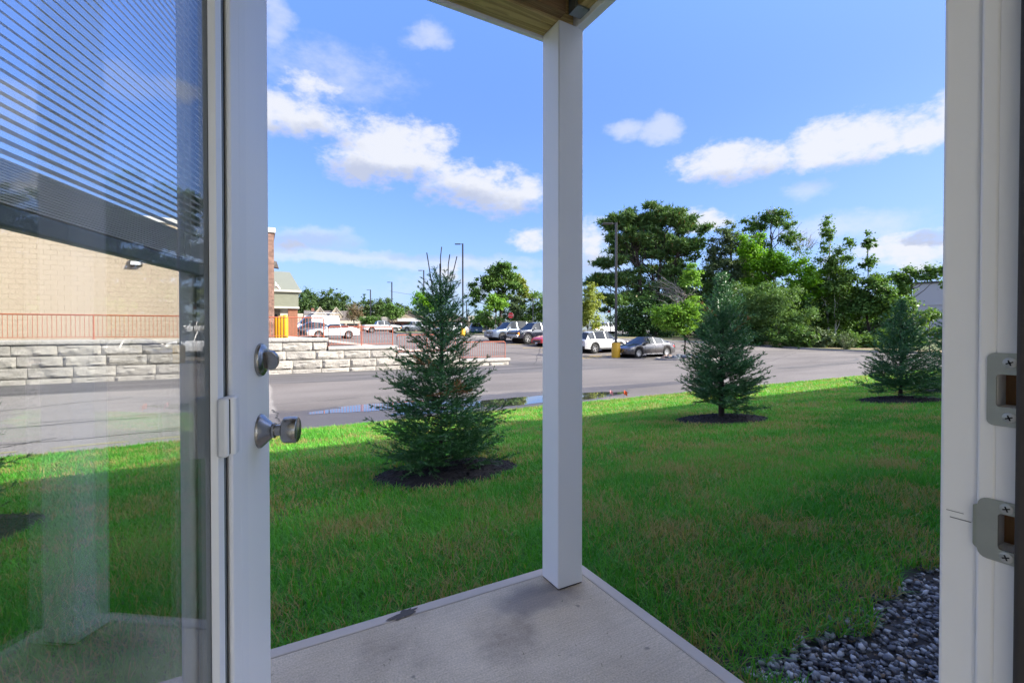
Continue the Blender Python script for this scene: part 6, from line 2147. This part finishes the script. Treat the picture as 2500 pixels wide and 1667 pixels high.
def spray(name, label, x, y, h, n, seed, group=None):
    """a fountain of narrow leaves"""
    rg = np.random.default_rng(seed)
    t = thing(name, label, 'bush', (x, y, land_z(x, y) + .1), 0, group)
    mb = MB()
    P = []
    for i in range(n):
        a, l = rg.uniform(0, 6.28), rg.uniform(.15, .95)
        b = Vector((math.cos(a) * l * h * .95, math.sin(a) * l * h * .8, h * rg.uniform(.7, 1.1) * (1.1 - .45 * l)))
        pts = limb(mb, (0, 0, 0), b, .012, .004, rg, 4, .15, 3)
        P += [p for p in pts[1:]]
    mb.build('stem', bark, t, fix=False)
    P = np.array([p[:] for p in P])
    v, f = leaves(P, np.full((len(P), 3), .16), n * 30, .15, rg, .5, .2, .3)
    np_mesh('crown', v, f, LEAF['ash'], t)


spray('ornamental_grass_bush', 'pale spiky fountain shaped bush on the kerb of the drive', 47.9, 22.4, 1.5, 60, 71)
tree('bush', 'small ragged green bush on the verge left of the fountain shaped one', (48.5, 26.0), [(0, 0, .6, .7, .6, .6)], 700, 'willow', .16, .6, .03, 72, None, n_sub=10, dz=.1, cat='bush')

# trees in the middle distance
tree('big_tree', 'big spreading tree with yellowing right side beyond the parking lot', at(27.4, 74),
     [(0.6, 0, 10.2, 2.3, 2.2, 1.6), (-1.4, 0, 8.6, 2.6, 2.2, 1.8), (-3.8, 0, 6.6, 2.2, 2.0, 1.6), (2.0, 0, 7.8, 2.2, 2.0, 1.8), (-4.4, 0, 4.8, 1.2, 1.2, .9), (0.2, 0, 5.8, 2.2, 2.0, 1.3)], 8200, 'oak', 0.36, 9.5, .42, 81, 'trees in the parking lot', n_sub=58, sub_r=.26, bark_m=bark_dark, lean=(0.6, 0), n_limb=34)
yl = np.random.default_rng(5)
tree('yellowing_tree', 'yellowing tree crowding the right side of the big spreading tree', at(29.5, 75),
     [(0.2, 0, 8.2, 1.7, 1.7, 1.8), (1.4, 0, 6.6, 1.5, 1.4, 1.6), (-.8, 0, 9.4, 1.2, 1.2, 1.0)], 2800, 'honey', 0.30, 8.0, .18, 82, 'trees in the parking lot', n_sub=34, sub_r=.24, n_limb=20)
tree('lime_tree', 'slender lime green tree in front of the big spreading tree', (24.1, 47.6), [(-.2, 0, 4.3, 1.1, 1.0, .9), (.6, 0, 3.7, .9, .9, .8), (-.6, 0, 3.3, .9, .9, .7)], 2800, 'lime', 0.21, 4.0, .09, 83, 'trees in the parking lot', n_sub=28, sub_r=.30)
tree('lime_tree', 'lime green tree showing behind the top of the near spruce', at(18.4, 66), [(-.6, 0, 4.6, 1.8, 1.6, 1.7), (.9, 0, 4.2, 1.6, 1.5, 1.6)], 3200, 'maple', 0.28, 4.4, .12, 84, 'trees in the parking lot', n_sub=28, sub_r=.32)
tree('lime_tree', 'small lime tree left of the big tree, far side of the road', at(25.0, 84), [(0, 0, 2.6, 1.1, 1.1, 1.7)], 1400, 'lime', 0.3, 3.0, .08, 85, 'trees in the parking lot', n_sub=16)
tree('dark_tree', 'dark green tree low behind the slender lime tree', at(25.9, 66), [(-.6, 0, 2.4, 2.0, 1.5, 1.3), (1.0, 0, 1.9, 1.5, 1.4, 1.2)], 2000, 'oak', 0.28, 2.6, .10, 86, 'trees in the parking lot', n_sub=20)
tree('hedge', 'tall clipped looking hedge behind the slate blue SUV', at(31.0, 76), [(-2.6, 0, 3.0, 2.6, 2.0, 3.0), (0.6, 0, 3.6, 2.8, 2.0, 3.4), (3.4, 0, 3.2, 2.4, 2.0, 3.2)], 6500, 'birch', 0.34, 4.0, .12, 87, None, n_sub=44, sub_r=.32, cat='hedge')
tree('conifer', 'grey green conifer leaning by the big tree trunk', at(29.3, 70), [(0, 0, 5.0, 1.0, 1.0, 1.6), (.3, 0, 3.2, 1.3, 1.2, 1.4)], 1600, 'ash', 0.3, 5.5, .16, 88, 'trees in the parking lot', n_sub=18)
tree('russet_tree', 'half bare russet tree in front of the shops', at(9.9, 93), [(0, 0, 3.6, 1.9, 1.6, 1.9)], 1100, 'russet', 0.26, 3.8, .10, 89, 'small trees in front of the shops', n_sub=20, bare=16)
tree('small_tree', 'low spreading dark green tree in front of the flat roofed shops', at(11.8, 88), [(-.4, 0, 2.3, 1.9, 1.6, 1.0), (.8, 0, 2.0, 1.6, 1.4, .9)], 1800, 'oak', 0.28, 2.4, .09, 90, 'small trees in front of the shops', n_sub=20)
tree('small_tree', 'rounded green tree behind the far white pickup bonnet', at(14.5, 88), [(-.5, 0, 4.0, 1.9, 1.6, 1.8), (.8, 0, 3.2, 1.7, 1.5, 1.6)], 2200, 'oak', 0.30, 4.0, .10, 91, 'small trees in front of the shops', n_sub=22)

# far trees behind the shops, one by one
FAR = [(2.6, 150, 4.5, 13.5, 'far tree at the left edge, peeping over the green canopy roof'), (4.0, 146, 5.5, 11.0, 'broad far tree behind the left dormer'), (5.6, 150, 5.5, 12.8, 'far tree between the two dormers'),
       (7.2, 148, 5.5, 12.6, 'rounded far tree behind the right dormer'), (8.6, 146, 5.0, 10.5, 'lower far tree right of the right dormer'), (9.9, 150, 5.0, 9.2, 'far tree behind the russet tree'),
       (12.2, 145, 4.6, 9.4, 'pointed far tree left of the middle lamp post'), (13.6, 148, 4.6, 9.6, 'far tree behind the middle lamp post'), (15.2, 150, 4.8, 8.8, 'rounded far tree right of the middle lamp post'), (16.8, 150, 4.4, 7.4, 'low far tree left of the near spruce top')]
for i, (b, d, w, h, lab) in enumerate(FAR):
    tree('far_tree', lab, at(b, d), [(0, 0, h * .72, w * .72, w * .6, h * .30), (-w * .45, 0, h * .5, w * .6, w * .5, h * .34), (w * .45, 0, h * .48, w * .62, w * .5, h * .34), (0, 0, h * .28, w * .85, w * .5, h * .25)],
         3400, 'far', 0.62, h * .7, .25, 100 + i, 'far trees behind the shops', n_sub=34, sub_r=.30, n_limb=6)
tree('far_conifer', 'thin far conifer left of the thin lamp post', at(11.0, 150), [(0, 0, 9.0, .8, .8, 3.0), (0, 0, 5.0, 1.4, 1.2, 3.0)], 700, 'dark', .6, 9, .2, 120, 'far trees behind the shops', n_sub=18, n_limb=6)
LOW = [(20.5, 175, 4.5, 5.0), (22.4, 175, 4.0, 4.6), (24.2, 170, 4.0, 5.4), (33.5, 150, 5.0, 8.0), (35.5, 150, 5.0, 8.6)]
LOWL = ['low far tree left of the tall near lamp post', 'low far tree just right of the tall near lamp post', 'low far tree on the skyline left of the big tree', 'far tree behind the hedge, next to the porch post', 'far tree hidden behind the porch post']
for i, (b, d, w, h) in enumerate(LOW):
    tree('far_tree', LOWL[i], at(b, d), [(0, 0, h * .6, w * .8, w * .6, h * .4), (w * .5, 0, h * .4, w * .6, w * .5, h * .35)], 1300, 'far', 0.62, h * .6, .2, 130 + i, 'far trees on the skyline', n_sub=16, sub_r=.36, n_limb=4)

# ------------------------------------------------------------------ planted spruces
def spruce(label, x, y, H, Rb, seed, leaf, skirt=0.06, dens=1.0, power=0.85, up=(8, 58), leaders=1, whorl=0.085, thin=(0, 0), bare_top=0.0, needle=0.017, dead=0, trunk_r=0.035, bulge=0.18, gap=None):
    rg = np.random.default_rng(seed)
    t = thing('spruce_tree', label, 'spruce', (x, y, lawn_z(y) - 0.01), 0, 'planted spruces along the lawn')
    A, B, RR, DEAD = [], [], [], []            # twig segments: start, end, core radius
    stems = MB()
    stems.tube([(0, 0, -0.05), (rg.normal() * .01, rg.normal() * .01, H * .5), (0, 0, H * (1 - bare_top * .5))], [trunk_r, trunk_r * .55, .006], 8, cap=False)
    tops = [Vector((0, 0, H))]

    def twig(a, b, r, dead_=False):
        A.append(a)
        B.append(b)
        RR.append(r)
        DEAD.append(dead_)
    z = skirt
    lev = 0
    while z < H * (1 - bare_top) - 0.03:
        f = z / H
        env = Rb * ((1 - f) ** power) * min(1.0, (bulge + f / 0.12 * (1 - bulge)) if f < .12 else 1.0)
        nb = int(rg.integers(8, 12)) if f < .75 else int(rg.integers(5, 8))
        a0 = rg.uniform(0, 6.28)
        for i in range(nb):
            az = a0 + 2 * math.pi * i / nb + rg.normal() * .18
            L = max(.05, env * rg.uniform(.72, 1.18))
            if thin[0] < f < thin[1] and rg.random() < .5:
                L *= .55
            el = R(up[0] + (up[1] - up[0]) * f ** 1.5 + rg.normal() * 8)
            o = Vector((0, 0, z + rg.normal() * .02))
            d = Vector((math.cos(az) * math.cos(el), math.sin(az) * math.cos(el), math.sin(el)))
            side = Vector((-math.sin(az), math.cos(az), 0))
            upv = side.cross(d) * -1.0
            n = max(2, int(L / (needle * 2.3)))
            prev = o
            is_dead = bool(dead and rg.random() < dead)
            for k in range(1, n + 1):
                s = k / n
                p = o + d * (L * s) + Vector((0, 0, -.10 * L * s * (1 - f) + .16 * L * s * s))
                bare_in = s < .28 and L > .3
                if bare_in:
                    stems.tube([prev, p], .0045, 4, cap=False)
                else:
                    twig(prev, p, 1.0, is_dead)
                if s > .22 or L < .3:
                    for sg in (-1, 1):
                        if rg.random() < .88 * dens:
                            l = min(needle * 9.5, max(needle * 1.6, (L * (1.04 - s)) * rg.uniform(.36, .66)))
                            dd_ = (d * .72 + side * sg * .75 + upv * rg.normal() * .22 + Vector((0, 0, rg.uniform(-.12, .22)))).normalized()
                            q = p + dd_ * l
                            twig(p, q, .92, is_dead)
                            if l > needle * 4.6:
                                for s2 in (-1, 1):
                                    for tt in (.45, .75):
                                        if rg.random() < .55 * dens:
                                            m = p.lerp(q, tt)
                                            e2 = (dd_ * .75 + (d * .7 if s2 > 0 else side * sg * .5 - d * .2) + Vector(rg.normal(size=3)) * .15).normalized()
                                            twig(m, m + e2 * l * rg.uniform(.35, .5), .85, is_dead)
                    if rg.random() < .35 * dens:
                        l = L * (1.05 - s) * .4 + .03
                        twig(p, p + (d * .6 + upv * rg.uniform(.3, .8) + side * rg.normal() * .3).normalized() * min(l, needle * 5.5), .9, is_dead)
                prev = p
        z += whorl * (1.0 - .25 * f) * rg.uniform(.85, 1.15)
        lev += 1
    # leading shoots, thinly needled
    for k in range(leaders):
        a = Vector((0, 0, H * (1 - bare_top) - .10)) if k == 0 else Vector(((-.07, .10, .05)[(k - 1) % 3], rg.uniform(-.03, .03), H * (1 - bare_top) - .14))
        b = Vector((.02, 0, H)) if k == 0 else Vector((a.x * 1.9, a.y, H - rg.uniform(.05, .22)))
        pts = [a.lerp(b, i / 4) + Vector((rg.normal() * .006, 0, 0)) for i in range(5)]
        stems.tube(pts, [.008, .0065, .0055, .005, .0055], 5)
        for i in range(4):
            twig(pts[i], pts[i + 1], .32)
    stems.build('trunk', bark_dark, t, fix=False)
    A, B = np.array([v[:] for v in A]), np.array([v[:] for v in B])
    RR, DEAD = np.array(RR), np.array(DEAD, dtype=bool)
    for nm, sel, lf in (('crown', ~DEAD, leaf), ('dead_branch', DEAD, 'spruce_dead')):
        if not sel.any():
            continue
        a, b, rr = A[sel], B[sel], RR[sel]
        ln = np.linalg.norm(b - a, axis=1)
        cnt_ = np.maximum(6, (ln / .0026 * (.0185 / needle) ** .85 * np.where(rr < .5, .45, 1)).astype(int))
        idx = np.repeat(np.arange(len(a)), cnt_)
        n = len(idx)
        s = rg.random(n)
        ax = ((b - a) / np.maximum(ln, 1e-6)[:, None])[idx]
        p = a[idx] + (b - a)[idx] * s[:, None]
        rnd = rg.normal(size=(n, 3)) + np.array([0, 0, .35])
        perp = rnd - ax * (rnd * ax).sum(1)[:, None]
        perp /= np.linalg.norm(perp, axis=1)[:, None]
        dirn = ax * .80 + perp * .70
        L = needle * rg.uniform(.75, 1.2, n)[:, None] * rr[idx][:, None]
        w = np.cross(ax, perp) * needle * .105
        v = np.stack([p - w, p + w, p + dirn * L], 1).reshape(-1, 3)
        ob = np_mesh(nm, v, np.arange(3 * n).reshape(-1, 3), LEAF[lf], t)
        tone = rg.random(len(a)) ** 1.6                       # each twig has its own age and tone, tips are paler
        sh_ = np.clip(tone[idx] * 0.75 + 0.30 * s * (rr[idx] < .95), 0, 1)
        ob.data.attributes.new('shade', 'FLOAT', 'POINT').data.foreach_set('value', np.repeat(sh_, 3).astype(np.float32))
    return t


spruce('spruce partly behind the door glass at the far left', -2.15, 4.75, 2.1, .66, 201, 'spruce', whorl=.15, dens=.8, bulge=.8, needle=.034)
spruce('nearest full spruce with several bare leading shoots, left of the porch post', 1.60, 4.40, 2.28, .80, 202, 'spruce', skirt=.07, power=.88, leaders=4, bare_top=.15, thin=(.42, .56), whorl=.082, bulge=.85, needle=.0275, dead=.006)
spruce('dense bluish spruce on a bare foot, right of the porch post', 6.75, 5.0, 2.38, .80, 203, 'spruce_blue', skirt=.22, power=.62, up=(14, 62), whorl=.078, bulge=.85, needle=.038, dens=1.0, dead=.008, trunk_r=.05)
spruce('broad cone shaped spruce near the door frame at the right', 11.45, 4.35, 2.0, .88, 204, 'spruce_blue', skirt=.16, power=.80, up=(10, 58), whorl=.085, bulge=.85, needle=.042, dens=1.0, trunk_r=.05)
spruce('spruce mostly hidden behind the door frame at the far right', 14.35, 4.3, 2.15, 1.0, 205, 'spruce', skirt=.12, power=.75, whorl=.12, needle=.045, dens=.8, trunk_r=.05)
